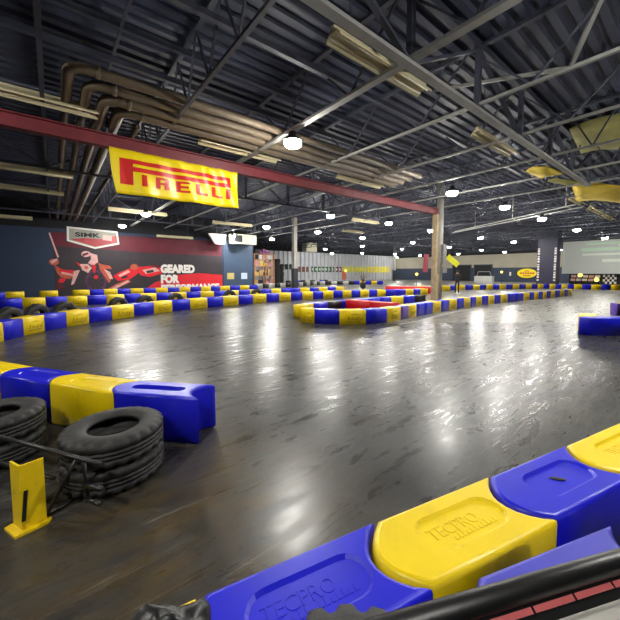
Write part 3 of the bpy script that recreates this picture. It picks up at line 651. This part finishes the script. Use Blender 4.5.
# ------------------------------------------------------------------ mural on the left wall
t = empty('wall_mural', (.05, YB, 0), 0, 'dark and red mural with motorcycle racers and white wording on the navy wall', 'mural')
MW = 11.55
def flat(name, pts, m, off=.012, par=None):
    b = MB(); b.poly([(x, -off, z) for x, z in pts], d=(0, .004, 0)); return b.build(name, m, par or t)
b = MB(); b.box(0, MW, -.01, 0, .02, 4.25); b.build('backing', 'mural_dark', t)
flat('maroon_band', [(0, 3.3), (0, 4.2), (MW, 4.25), (MW, 3.0), (6, 3.05)], 'mural_maroon')
flat('red_swoosh', [(5.1, .05), (6.0, .75), (7.6, 1.35), (9.5, 1.5), (MW, 1.35), (MW, .05)], 'mural_red')
import itertools
def ell(cx, cz, rx, rz, rot=0, n=18):
    return [(cx+rx*math.cos(a)*math.cos(rot)-rz*math.sin(a)*math.sin(rot), cz+rx*math.cos(a)*math.sin(rot)+rz*math.sin(a)*math.cos(rot)) for a in [2*PI*k/n for k in range(n)]]
off = .016
def fig(pts, m):
    global off
    off += .0008; return flat('racer_artwork', pts, m, off)
ART = [('pink', [(-0.18, 4.12), (-0.10, 4.15), (0.29, 2.59), (0.21, 2.52)]),
       ('orange', [(0.28, 2.26), (0.25, 2.17), (0.17, 2.09), (0.07, 2.05), (-0.05, 2.05), (-0.15, 2.09), (-0.22, 2.16), (-0.24, 2.25), (-0.21, 2.34), (-0.14, 2.41), (-0.03, 2.45), (0.08, 2.46), (0.18, 2.42), (0.25, 2.35)]),
       ('pink', [(-0.18, 2.31), (0.18, 2.49), (0.23, 2.39), (-0.09, 2.12)]),
       ('orange', [(0.01, 2.06), (0.31, 1.86), (0.72, 1.60), (1.05, 1.67), (1.21, 1.46), (0.81, 1.13), (0.39, 1.20), (0.14, 1.53)]),
       ('red', [(0.21, 1.86), (0.62, 1.73), (1.05, 1.73), (0.94, 1.53), (0.30, 1.60)]),
       ('pink', [(0.35, 1.63), (0.93, 1.47), (1.04, 1.33), (0.40, 1.47)]),
       ('pink', [(1.05, 1.67), (1.38, 1.74), (1.01, 0.79), (0.85, 0.73)]),
       ('maroon', [(0.11, 0.81), (0.37, 0.87), (0.47, 0.54), (0.04, 0.42)]),
       ('red', [(0.28, 1.20), (0.60, 1.13), (0.43, 0.87), (0.17, 0.94)]),
       ('purple', [(2.92, 0.96), (2.88, 0.72), (2.78, 0.50), (2.63, 0.33), (2.44, 0.23), (2.24, 0.20), (2.04, 0.25), (1.87, 0.36), (1.74, 0.53), (1.66, 0.75), (1.63, 0.98), (1.67, 1.22), (1.77, 1.43), (1.92, 1.59), (2.10, 1.70), (2.30, 1.74), (2.50, 1.70), (2.67, 1.59), (2.81, 1.42), (2.90, 1.20)]),
       ('dark', [(2.77, 0.96), (2.74, 0.78), (2.66, 0.61), (2.54, 0.48), (2.40, 0.40), (2.24, 0.38), (2.09, 0.41), (1.96, 0.50), (1.86, 0.63), (1.79, 0.80), (1.78, 0.98), (1.81, 1.16), (1.88, 1.32), (2.00, 1.45), (2.14, 1.54), (2.29, 1.57), (2.44, 1.54), (2.58, 1.45), (2.69, 1.32), (2.75, 1.15)]),
       ('purple', [(2.33, 0.90), (2.76, 0.84), (2.74, 0.76)]),
       ('purple', [(2.28, 0.87), (2.56, 0.50), (2.50, 0.45)]),
       ('purple', [(2.22, 0.88), (2.23, 0.38), (2.16, 0.39)]),
       ('purple', [(2.18, 0.94), (1.92, 0.53), (1.88, 0.59)]),
       ('purple', [(2.19, 1.01), (1.78, 0.89), (1.78, 0.97)]),
       ('purple', [(2.23, 1.06), (1.86, 1.28), (1.90, 1.35)]),
       ('purple', [(2.29, 1.07), (2.13, 1.53), (2.20, 1.56)]),
       ('purple', [(2.34, 1.04), (2.47, 1.52), (2.53, 1.49)]),
       ('purple', [(2.36, 0.97), (2.72, 1.25), (2.75, 1.17)]),
       ('red', [(2.41, 1.25), (2.39, 1.19), (2.35, 1.14), (2.30, 1.11), (2.24, 1.11), (2.19, 1.14), (2.16, 1.19), (2.15, 1.25), (2.16, 1.31), (2.20, 1.36), (2.25, 1.39), (2.31, 1.39), (2.36, 1.36), (2.40, 1.31)]),
       ('pink', [(2.04, 2.84), (2.01, 2.75), (1.93, 2.68), (1.82, 2.64), (1.70, 2.63), (1.59, 2.67), (1.52, 2.74), (1.49, 2.82), (1.53, 2.91), (1.60, 2.99), (1.71, 3.03), (1.83, 3.04), (1.94, 3.00), (2.01, 2.93)]),
       ('maroon', [(1.54, 2.83), (1.88, 2.94), (1.91, 2.84), (1.59, 2.66)]),
       ('pink', [(2.00, 2.91), (2.40, 2.79), (2.44, 2.30), (2.13, 2.02), (1.85, 2.22), (2.04, 2.50)]),
       ('red', [(1.19, 2.28), (1.51, 2.08), (1.95, 1.88), (1.83, 1.67), (1.34, 2.01)]),
       ('pink', [(1.40, 2.14), (1.85, 2.15), (2.07, 1.88), (1.83, 1.53), (1.50, 1.74)]),
       ('orange', [(1.62, 2.01), (1.84, 1.98), (1.84, 1.81), (1.67, 1.81)]),
       ('orange', [(2.44, 2.30), (2.72, 2.02), (3.17, 1.03), (3.04, 0.81), (2.53, 1.74)]),
       ('orange', [(2.61, 2.16), (3.15, 2.03), (3.26, 1.81), (2.77, 1.81)]),
       ('pink', [(2.77, 1.81), (3.13, 1.60), (3.30, 1.10), (3.11, 1.10)]),
       ('red', [(2.08, 2.15), (2.31, 2.02), (2.23, 1.53), (2.12, 1.60)]),
       ('red', [(3.30, 1.31), (3.75, 1.60), (4.27, 1.82), (4.81, 2.05), (5.06, 1.60), (4.38, 1.08), (3.60, 0.95)]),
       ('orange', [(4.94, 1.97), (4.91, 1.88), (4.83, 1.80), (4.73, 1.75), (4.61, 1.75), (4.50, 1.80), (4.43, 1.87), (4.41, 1.97), (4.44, 2.07), (4.52, 2.14), (4.62, 2.19), (4.74, 2.19), (4.85, 2.15), (4.92, 2.07)]),
       ('pink', [(3.62, 1.38), (4.27, 1.75), (4.40, 1.60), (3.74, 1.24)]),
       ('orange', [(2.96, 0.39), (3.47, 0.73), (4.25, 1.08), (4.44, 0.86), (3.71, 0.51), (3.08, 0.24)]),
       ('pink', [(3.21, 0.45), (4.25, 1.01), (4.31, 0.90), (3.33, 0.30)]),
       ('dark', [(3.80, 1.24), (4.19, 1.38), (4.25, 1.23), (3.86, 1.09)]),
       ('red', [(4.87, 1.97), (5.77, 2.06), (6.70, 1.91), (6.91, 1.60), (5.74, 1.22), (5.06, 1.37)]),
       ('pink', [(5.21, 1.75), (6.12, 1.95), (6.47, 1.68), (5.47, 1.45)]),
       ('dark', [(5.48, 1.68), (5.97, 1.78), (6.04, 1.60), (5.54, 1.49)]),
       ('maroon', [(5.77, 2.06), (6.20, 2.18), (6.48, 2.07), (6.33, 1.91)]),
       ('dark', [(4.99, 1.37), (5.60, 1.22), (6.46, 1.37), (6.24, 1.06), (5.25, 0.99)])]
for m_, P_ in ART: fig(P_, 'mural_'+m_)
# wording
def words(txt, x, z, w, h, par=None, m='text_white', o_=.065, offs=.035):
    me = fit(text_mesh(txt, .5, m, offs, .002), w, h); return link('lettering', me, par or t, (x, -o_, z), (PI/2, 0, 0))
words('GEARED', 6.5, 1.5, 2.65, .7); words('FOR', 6.5, .7, 1.4, .7); words('PERFORMANCE', 6.5, -.02+.04, 4.75, .6)
# badge
bd = empty('badge', (0, 0, 0)); del bd['label']; del bd['category']; bd.parent = t; C.objects.unlink(bd); bpy.data.objects.remove(bd)
bf = flat('badge', [(.78, 4.62), (3.7, 4.5), (3.78, 3.6), (2.3, 3.2), (.75, 3.66)], 'badge_frame', .05)
flat('badge_field', [(.9, 4.5), (3.6, 4.39), (3.66, 3.68), (2.3, 3.32), (.87, 3.74)], 'badge_grey', .056, bf)
flat('badge_red', [(.95, 3.78), (1.7, 3.92), (2.6, 3.9), (3.3, 4.1), (3.62, 4.2), (3.64, 3.7), (2.3, 3.35)], 'badge_red', .06, bf); flat('badge_white', [(2.75, 3.85), (3.3, 3.8), (3.35, 4.15), (2.8, 4.2)], 'mural_pink', .064, bf)
link('lettering', fit(text_mesh('SIMK', .5, 'text_black', .02, .002), 1.45, .3), bf, (1.2, -.07, 3.98), (PI/2, 0, 0))
# navy door section with notices, heater
b = MB(); b.box(11.75, 14.55, YB-.03, YB, 0, 4.2); o = struct(b.build('door_1', 'navy_door'))
b = MB(); b.box(0, .66, -.02, 0, 0, .56); tag(b.build('notice', 'paper_yellow', None, (12.06, YB-.031, .96)), 'yellowish notice on the navy door', 'notice', 'door notices')
b = MB(); b.box(0, .6, -.02, 0, 0, .56); tag(b.build('notice', 'paper_white', None, (13.42, YB-.031, .96)), 'pale blue notice on the navy door', 'notice', 'door notices')
t = empty('wall_heater', (12.1, 26.3, 4.05), 0, 'cream heater unit above the navy door', 'heater', 'cream heaters')
b = MB(); b.box(0, 2.4, -.3, .3, 0, .85); b.build('case', 'cream_metal', t, bevel=.03)
b = MB(); b.box(.25, 1.0, -.31, -.3, .15, .75); b.build('grille', 'dark_grille', t); b = MB(); b.box(.3, .34, -.1, .1, .85, 2.05); b.box(2.05, 2.09, -.1, .1, .85, 2.05); b.build('hanger', 'joist_dark', t)
t = empty('reflector_box', (10.2, 26.2, 3.95), 0, 'white angular reflector panel at the mural top right corner', 'reflector')
b = MB(); b.poly([(0, 0, .85), (.55, 0, 0), (1.35, 0, 0), (1.5, 0, .85)], d=(0, .3, 0)); b.build('panel', 'text_white', t)
b = MB(); b.box(.7, .74, .1, .14, .85, 2.15); b.build('hanger', 'joist_dark', t)
t = empty('unit_heater', (27.6, 36, 4.45), 0, 'cream box heater hanging before the ribbed wall', 'heater', 'cream heaters')
b = MB(); b.box(0, 1.9, -.5, .5, 0, 1.25); b.build('case', 'cream_metal', t, bevel=.04); b = MB(); b.box(.15, 1.75, -.52, -.5, .15, 1.1); b.build('louvre', 'cream_metal', t); b = MB(); b.box(.1, .14, -.1, .1, 1.25, 1.66); b.box(1.76, 1.8, -.1, .1, 1.25, 1.66); b.build('hanger', 'joist_dark', t)
# ------------------------------------------------------------------ shelving with stock
t = empty('storage_rack', (15.9, 29.0, 0), 0, 'tall wooden storage rack crammed with stock beside the navy door', 'shelving')
for x in (0, 1.3, 2.3):
    for y in (0, .7): b = MB(); b.box(x-.06, x+.06, y-.05, y+.05, 0, 3.5); b.build('upright', 'wood_orange', t)
for z in (.25, 1.25, 2.2, 2.9, 3.45): b = MB(); b.box(-.06, 2.36, -.05, .75, z-.05, z); b.build('shelf', 'wood_orange', t)
stock = []
rng = random.Random(3)
names = ['lowest', 'second', 'third', 'fourth', 'top']
for si, z in enumerate((.25, 1.25, 2.2, 2.9, 3.45)):
    x = .1; j = 0
    while x < 2.1:
        w = rng.uniform(.28, .5); h = min(rng.uniform(.3, .8), [.9, .85, .6, .45, .5][si]); m = rng.choice(['card', 'card_yellow', 'card', 'pink_stuff', 'dark_stuff'] if si < 3 else ['pink_stuff', 'white_plastic', 'dark_stuff', 'magenta_stuff'])
        if x+w > 2.25: break
        j += 1; cn = {'card': 'tan', 'card_yellow': 'yellow', 'pink_stuff': 'pinkish', 'dark_stuff': 'dark', 'white_plastic': 'white', 'magenta_stuff': 'purple'}[m]
        o = empty('storage_box', (15.9+x, 29.02, z), 0, '%s box, %s from the left on the %s rack shelf' % (cn, nth(j), names[si]), 'box', 'boxes on the storage rack')
        b = MB(); b.box(0, w, 0, .6, 0, h*.85); b.build('box_body', m, o); b = MB(); b.box(-.01, w+.01, -.01, .61, h*.85, h); b.build('lid', m, o)
        x += w+.06
for k, (x, y, h) in enumerate([(18.85, 29.4, 3.3), (19.65, 29.9, 2.6)]):
    for q in range(int(h/.21)):
        tire((x+rng.uniform(-.05, .05), y+rng.uniform(-.05, .05), q*.2), 'tire, %s from the floor in the %s dark stack beside the storage rack' % (nth(q+1), ['tall', 'lower'][k]), 'tires stacked beside the storage rack', (0, 0, q), TIRE_L)
# ------------------------------------------------------------------ banners on the ribbed wall
def wbanner(x0, x1, z0, z1, m, lab, marks=None):
    o = empty('wall_banner', (x0, YC-.1, z0), 0, lab, 'banner', 'banners on the ribbed wall'); b = MB(); b.box(0, x1-x0, -.015, 0, 0, z1-z0); b.build('cloth', m, o)
    if marks:
        n_, mm = marks
        for k in range(n_): b = MB(); w = (x1-x0)/n_; b.box(k*w+w*.2, k*w+w*.7, -.02, -.015, (z1-z0)*.3, (z1-z0)*.7); b.build('lettering', mm, o)
wbanner(28.4, 31.6, 2.0, 2.9, 'dark_stuff', 'dark grey banner left of the tall grey column')
wbanner(32.2, 34.6, 1.6, 2.5, 'banner_brown', 'brown banner just right of the tall grey column')
wbanner(35.2, 40.6, 1.6, 2.55, 'banner_green', 'dark green banner with a row of emblems', (7, 'screen_green'))
wbanner(40.8, 42.5, 1.6, 2.55, 'mural_maroon', 'small red banner between the green and lime banners', (2, 'text_white'))
wbanner(42.7, 49.6, 1.55, 2.65, 'banner_lime', 'lime yellow banner on the ribbed wall, left one', (6, 'sign_yellow'))
wbanner(49.9, 56.8, 1.5, 2.7, 'sign_yellow', 'bright yellow banner on the ribbed wall, right one', (5, 'banner_lime'))
# door openings on the far wall
for k, (y0, y1) in enumerate([(27.1, 30.3), (23.6, 26.4)]):
    b = MB(); b.box(XF-.06, XF, y0, y1, 0, 2.75); d_ = struct(b.build('door_%d' % (k+2), 'slot_black'))
    b = MB(); b.box(XF-.12, XF, y0-.15, y0, 0, 2.85); b.box(XF-.12, XF, y1, y1+.15, 0, 2.85); b.box(XF-.12, XF, y0-.15, y1+.15, 2.75, 2.9); b.build('door_frame', 'navy_low', d_)
t = empty('pit_counter', (50, 20.1, 0), 0, 'white counter with a framed canopy before the right dark doorway', 'counter')
b = MB(); b.box(-.4, .4, 0, 2.5, 0, 1.0); b.build('body', 'white_plastic', t, bevel=.03)
b = MB(); b.tube([(0, .3, 1.05), (0, .5, 1.65), (0, 2.1, 1.65), (0, 2.3, 1.0)], .05, 8); b.build('frame', 'grey_plastic', t)
t = empty('oval_sign', (XF-.06, 18.4, 1.4), 0, 'yellow oval sign with small red wording on the navy wall', 'sign')
b = MB(); b.poly([(0, p[0], p[1]) for p in ell(0, 0, 1.5, .88, 0, 36)], d=(.05, 0, 0)); b.build('rim', 'text_black', t); b = MB(); b.poly([(-.01, p[0], p[1]) for p in ell(0, 0, 1.34, .74, 0, 36)], d=(.01, 0, 0)); b.build('face', 'sign_yellow', t)
for (y0, w, z0, h) in [(-1.0, 2.0, -.12, .26), (-.5, 1.0, -.46, .2), (-.3, .6, .26, .16)]:
    for k in range(6): b = MB(); b.box(-.02, -.01, y0+w*k/6, y0+w*(k+.7)/6, z0, z0+h); b.build('lettering', 'sign_red', t)
b = MB(); b.box(-.1, 0, 0, .25, 0, .6); tag(b.build('wall_notice', 'sign_white', None, (XF, 20.6, 1.0)), 'small white notice left of the yellow oval sign', 'notice')
# navy pillar
t = empty('navy_pillar', (40.6, 10.95, 0), 0, 'wide navy pillar with white vertical lettering left of the screen', 'pillar')
b = MB(); b.box(-.6, .6, -.85, .85, 0, 6.1); b.build('shaft', 'pillar_navy', t, bevel=.02)
for yy in (.72, -.72):
    for k in range(13): b = MB(); b.box(-.62, -.6, yy-.09, yy+.09, .7+k*.27, .7+k*.27+(.2 if k % 3 else .12)); b.build('lettering', 'sign_white', t)
# projection screen
t = empty('projection_screen', (44.0, 3.0, 1.42), 0, 'large pale grey projection screen hanging at the right edge', 'screen')
b = MB(); b.box(0, .04, 0, 7.6, 0, 3.45); b.build('fabric', 'screen', t)
for (y0, y1, z0, z1, m) in [(1, 5.6, 3.0, 3.2, 'screen_green'), (1, 6.0, 2.35, 2.7, 'screen_green'), (1, 5.9, 1.9, 2.1, 'screen_pale'), (1, 4.3, 1.2, 1.5, 'screen_pale'), (1.2, 3.2, 2.8, 2.95, 'screen_pale')]:
    b = MB(); b.box(-.006, 0, y0, y1, z0, z1); b.build('projected_band', m, t)
b = MB(); b.tube([(.02, -.1, 3.62), (.02, 7.55, 3.62)], .09, 10); b.build('roller', 'grey_plastic', t)
for yy in (.6, 6.9): b = MB(); b.bar((.02, yy, 3.65), (.02, yy, 4.7), .03); b.build('hanger', 'joist_dark', t)
# sign board under the screen
t = empty('trackside_board', (45.2, 3.0, 0), 0, 'black trackside board with pale lettering below the screen', 'board')
b = MB(); b.box(0, .1, 0, 7.2, 0, 1.36); b.build('panel', 'slot_black', t)
for r_, (z, n_, y1) in enumerate([(1.0, 5, 7.0), (.62, 5, 7.05)]):
    for k in range(n_): b = MB(); b.box(-.02, 0, y1-k*.5-.42, y1-k*.5, z, z+.26); b.build('lettering', 'sign_white' if k % 3 else 'mural_pink', t)
t = empty('checkered_flag', (45.168, 6.3, .36), 0, 'black and white checkered flag panel at the right edge under the screen', 'flag')
b = MB(); b.box(0, .03, 0, 1.05, 0, .96); b.build('cloth', 'text_white', t)
b = MB()
for i in range(6):
    for j in range(4):
        if (i+j) % 2: b.box(-.006, 0, i*.175, i*.175+.175, j*.24, j*.24+.24)
b.build('black_checks', 'text_black', t)
for (y, z, lab) in [(9.1, 1.3, 'yellow globe light above the black trackside board'), (7.75, .8, 'yellow globe light right of the pale lettering')]:
    o = empty('globe_light', (44.6, y, 0), 0, lab, 'lamp', 'globe lights at the screen'); MB().lathe([(.001, -.22), (.12, -.18), (.22, 0), (.12, .18), (.001, .22)], 16).build('globe', 'lamp_yellow', o, (0, 0, z)); b = MB(); b.tube([(0, 0, 0), (0, 0, z-.2)], .03, 8); b.build('stand', 'black_steel', o)
# ------------------------------------------------------------------ roof sheets, rails, flags
def sheet(pts, m, lab):
    o = MB(); n_ = 6; A_, B_, C_, D_ = [Vector(p) for p in pts]
    g = [[o.bm.verts.new(A_.lerp(B_, i/n_).lerp(D_.lerp(C_, i/n_), j/n_)+Vector((0, 0, -.18*math.sin(PI*j/n_)*math.sin(PI*i/n_)+.06*math.sin(5*i/n_)))) for i in range(n_+1)] for j in range(n_+1)]
    for j in range(n_):
        for i in range(n_): f = o.bm.faces.new([g[j][i], g[j][i+1], g[j+1][i+1], g[j+1][i]]); f.smooth = True
    ob = o.build('insulation_sheet', m); s_ = ob.modifiers.new('thick', 'SOLIDIFY'); s_.thickness = .03; tag(ob, lab, 'insulation sheet', 'yellow insulation sheets at the right'); return ob
sheet([(16.6, 3.85, 5.2), (17.6, 2.3, 5.0), (21.6, 2.7, 4.95), (19.2, 4.2, 4.9)], 'insulation', 'large sagging yellow insulation sheet at the right edge')
sheet([(12.4, 4.1, 4.95), (12.1, 3.45, 4.95), (13.4, 3.3, 4.95), (13.6, 4.0, 4.9)], 'insulation', 'small yellow insulation sheet by the girder end')
sheet([(14.4, 4.05, 4.95), (14.4, 3.45, 4.95), (15.2, 3.2, 4.95), (15.2, 3.7, 4.9)], 'olive', 'smallest olive insulation sheet between two yellow ones')
sheet([(12.2, 2.95, 5.85), (12.0, 1.5, 5.9), (15.6, 1.9, 5.85), (14.8, 3.2, 5.8)], 'olive', 'large olive insulation sheet up against the deck at right')
t = empty('twin_rail', (0, 0, 0), 0, 'pair of pale rails with struts hanging under the roof at right', 'rail')
A1, B1 = Vector((25.5, 13.3, 4.86)), Vector((20.3, 4.5, 4.92)); A2, B2 = A1+Vector((-.2, .1, -.12)), B1+Vector((1.0, -.1, .0))
for p, q in ((A1, B1), (A2, B2)): MB().tube([p, q], .035, 8).build('rail', 'white_plastic', t)
for f in (.25, .6, .95): p = A1.lerp(B1, f); b = MB(); b.bar(p, p+Vector((0, 0, 1.2)), .03); b.build('hanger', 'white_plastic', t); b = MB(); b.bar(p, A2.lerp(B2, f), .03); b.build('strut', 'white_plastic', t)
def flag(loc, m, w, h, rot, lab):
    t = empty('hanging_flag', loc, AZ-PI/2, lab, 'flag', 'flags hanging from the roof'); o = MB(); n_ = 8
    g = [[o.bm.verts.new((w*i/n_, .05*math.sin(6*i/n_), -h*j/n_)) for i in range(n_+1)] for j in range(n_+1)]
    for j in range(n_):
        for i in range(n_): o.bm.faces.new([g[j][i], g[j][i+1], g[j+1][i+1], g[j+1][i]])
    c = o.build('cloth', m, t, (0, 0, 0), (0, rot, 0)); s_ = c.modifiers.new('thick', 'SOLIDIFY'); s_.thickness = .02
    b = MB(); b.bar((0, 0, 0), (0, 0, 5.9-loc[2]), .02); b.build('cord', 'joist_dark', t)
flag((33.0, 17.7, 3.5), 'banner_lime', 1.5, .6, .7, 'lime flag hanging askew right of the carrying column')
flag((24.4, 15.3, 3.1), 'pink_flag', .4, 1.5, .05, 'narrow pink flag hanging left of the carrying column')
# spiky bundle on a post
t = empty('spiky_bundle', (16.9, 15.3, 0), 0, 'dark post topped by splayed grey stalks behind the red block', 'plant')
MB().tube([(0, 0, 0), (0, 0, .75)], .05, 8).build('post', 'black_steel', t); b = MB(); b.lathe([(.12, .45), (.2, .55), (.2, .85), (.1, .9)], 12); b.build('pot', 'slot_black', t)
b = MB()
for k in range(22):
    a = k*2.4; s_ = .12+.5*rng.random(); b.tube([(0, 0, .85), (math.cos(a)*s_*.5, math.sin(a)*s_*.5, 1.2), (math.cos(a)*s_, math.sin(a)*s_, 1.35+.3*rng.random())], .011, 5)
b.build('stalks', 'twig', t)
t = empty('marshal_board', (31.0, 31.5, 0), 0, 'orange board with a small lit lamp before the ribbed wall', 'board')
b = MB(); b.box(-.35, .35, -.03, .03, .6, 1.7); b.build('panel', 'mural_orange', t); b = MB(); b.box(-.04, .04, -.03, .03, 0, .6); b.build('post', 'black_steel', t); MB().lathe([(.001, -.2), (.2, 0), (.001, .2)], 12).build('lamp', 'lamp_yellow', t, (.2, -.1, 1.75))
for (x, y, z, lab) in [(33.0, 21.6, 1.35, 'small glowing lamp on a stand left of the carrying column'), (50, 19.0, 1.6, 'small glowing lamp on a stand right of the dark doorways')]:
    o = empty('marker_lamp', (x, y, 0), 0, lab, 'lamp', 'glowing marker lamps'); MB().lathe([(.001, -.17), (.12, -.12), (.17, 0), (.12, .12), (.001, .17)], 14).build('bulb', 'lamp_yellow', o, (0, 0, z)); b = MB(); b.tube([(0, 0, 0), (0, 0, z-.16)], .03, 8); b.build('stand', 'black_steel', o)
# ------------------------------------------------------------------ person by the far track
def person(loc, rz, lab):
    me = bpy.data.meshes.new('person')
    J = {'pel': (0, 0, .95, .15), 'waist': (0, 0, 1.1, .135), 'chest': (0, .01, 1.3, .16), 'neck': (0, .0, 1.48, .06), 'headb': (0, -.02, 1.56, .085), 'head': (0, -.02, 1.66, .095),
         'shl': (.17, 0, 1.42, .075), 'ell': (.24, .03, 1.16, .05), 'wrl': (.22, -.06, .93, .034), 'shr': (-.17, 0, 1.42, .075), 'elr': (-.24, .03, 1.16, .05), 'wrr': (-.22, -.06, .93, .034),
         'hil': (.09, 0, .9, .1), 'knl': (.1, -.02, .5, .07), 'anl': (.11, .02, .1, .045), 'tol': (.12, -.14, .04, .035), 'hir': (-.09, 0, .9, .1), 'knr': (-.1, .0, .5, .07), 'anr': (-.11, .05, .1, .045), 'tor': (-.12, -.11, .04, .035),
         'hal': (.21, -.09, .84, .03), 'har': (-.21, -.09, .84, .03)}
    K = list(J); E_ = [('pel', 'waist'), ('waist', 'chest'), ('chest', 'neck'), ('neck', 'headb'), ('headb', 'head'), ('chest', 'shl'), ('shl', 'ell'), ('ell', 'wrl'), ('wrl', 'hal'), ('chest', 'shr'), ('shr', 'elr'), ('elr', 'wrr'), ('wrr', 'har'),
         ('pel', 'hil'), ('hil', 'knl'), ('knl', 'anl'), ('anl', 'tol'), ('pel', 'hir'), ('hir', 'knr'), ('knr', 'anr'), ('anr', 'tor')]
    me.from_pydata([J[k][:3] for k in K], [(K.index(a), K.index(c)) for a, c in E_], [])
    o = bpy.data.objects.new('person', me); C.objects.link(o)
    sk = o.modifiers.new('s', 'SKIN'); o.modifiers.new('u', 'SUBSURF').levels = 1
    for i, k in enumerate(K): me.skin_vertices[0].data[i].radius = (J[k][3], J[k][3])
    me.skin_vertices[0].data[0].use_root = True
    dg = bpy.context.evaluated_depsgraph_get(); m2 = bpy.data.meshes.new_from_object(o.evaluated_get(dg)); bpy.data.objects.remove(o)
    m2.materials.clear()
    for q in ('cloth_black', 'skin'): m2.materials.append(MATS[q])
    for p in m2.polygons:
        p.use_smooth = True; c = p.center
        if c.z > 1.5 or (abs(c.x) > .15 and c.z < .93 and c.z > .7): p.material_index = 1
    zm = min(v.co.z for v in m2.vertices); m2.transform(Matrix.Translation((0, 0, -zm)))
    o = tag(link('person', m2, None, loc, (0, 0, rz)), lab, 'person')
    bm = bmesh.new(); bmesh.ops.create_uvsphere(bm, u_segments=16, v_segments=10, radius=.118)
    bmesh.ops.delete(bm, geom=[v for v in bm.verts if v.co.z < -.02 and v.co.y < .03], context='VERTS')
    mh = bpy.data.meshes.new('hair'); bm.to_mesh(mh); bm.free(); mh.materials.append(MATS['hair']); link('hair', mh, o, (0, -.005, 1.66-zm))
    bm = bmesh.new()
    for s_ in (-1, 1):
        bmesh.ops.create_uvsphere(bm, u_segments=8, v_segments=6, radius=.014, matrix=Matrix.Translation((s_*.035, -.115, 1.65-zm)))
    mh = bpy.data.meshes.new('eyes'); bm.to_mesh(mh); bm.free(); mh.materials.append(MATS['slot_black']); link('eyes', mh, o)
    b = MB(); b.tube([(0, -.11, 1.64-zm), (0, -.14, 1.61-zm)], [.008, .014], 6); b.build('nose', 'skin', o)
    return o
person((24.2, 12.3, 0), 2.2, 'person in dark clothes standing by the far track right of the column')
# ------------------------------------------------------------------ world and view
w = bpy.data.worlds.new('world'); S.world = w; w.use_nodes = True
w.node_tree.nodes['Background'].inputs[0].default_value = (.5, .55, .65, 1); w.node_tree.nodes['Background'].inputs[1].default_value = .05
vs_ = S.view_settings; vs_.view_transform = 'Standard'; vs_.look = 'None'; vs_.gamma = 1; vs_.use_curve_mapping = False; vs_.exposure = 0.45
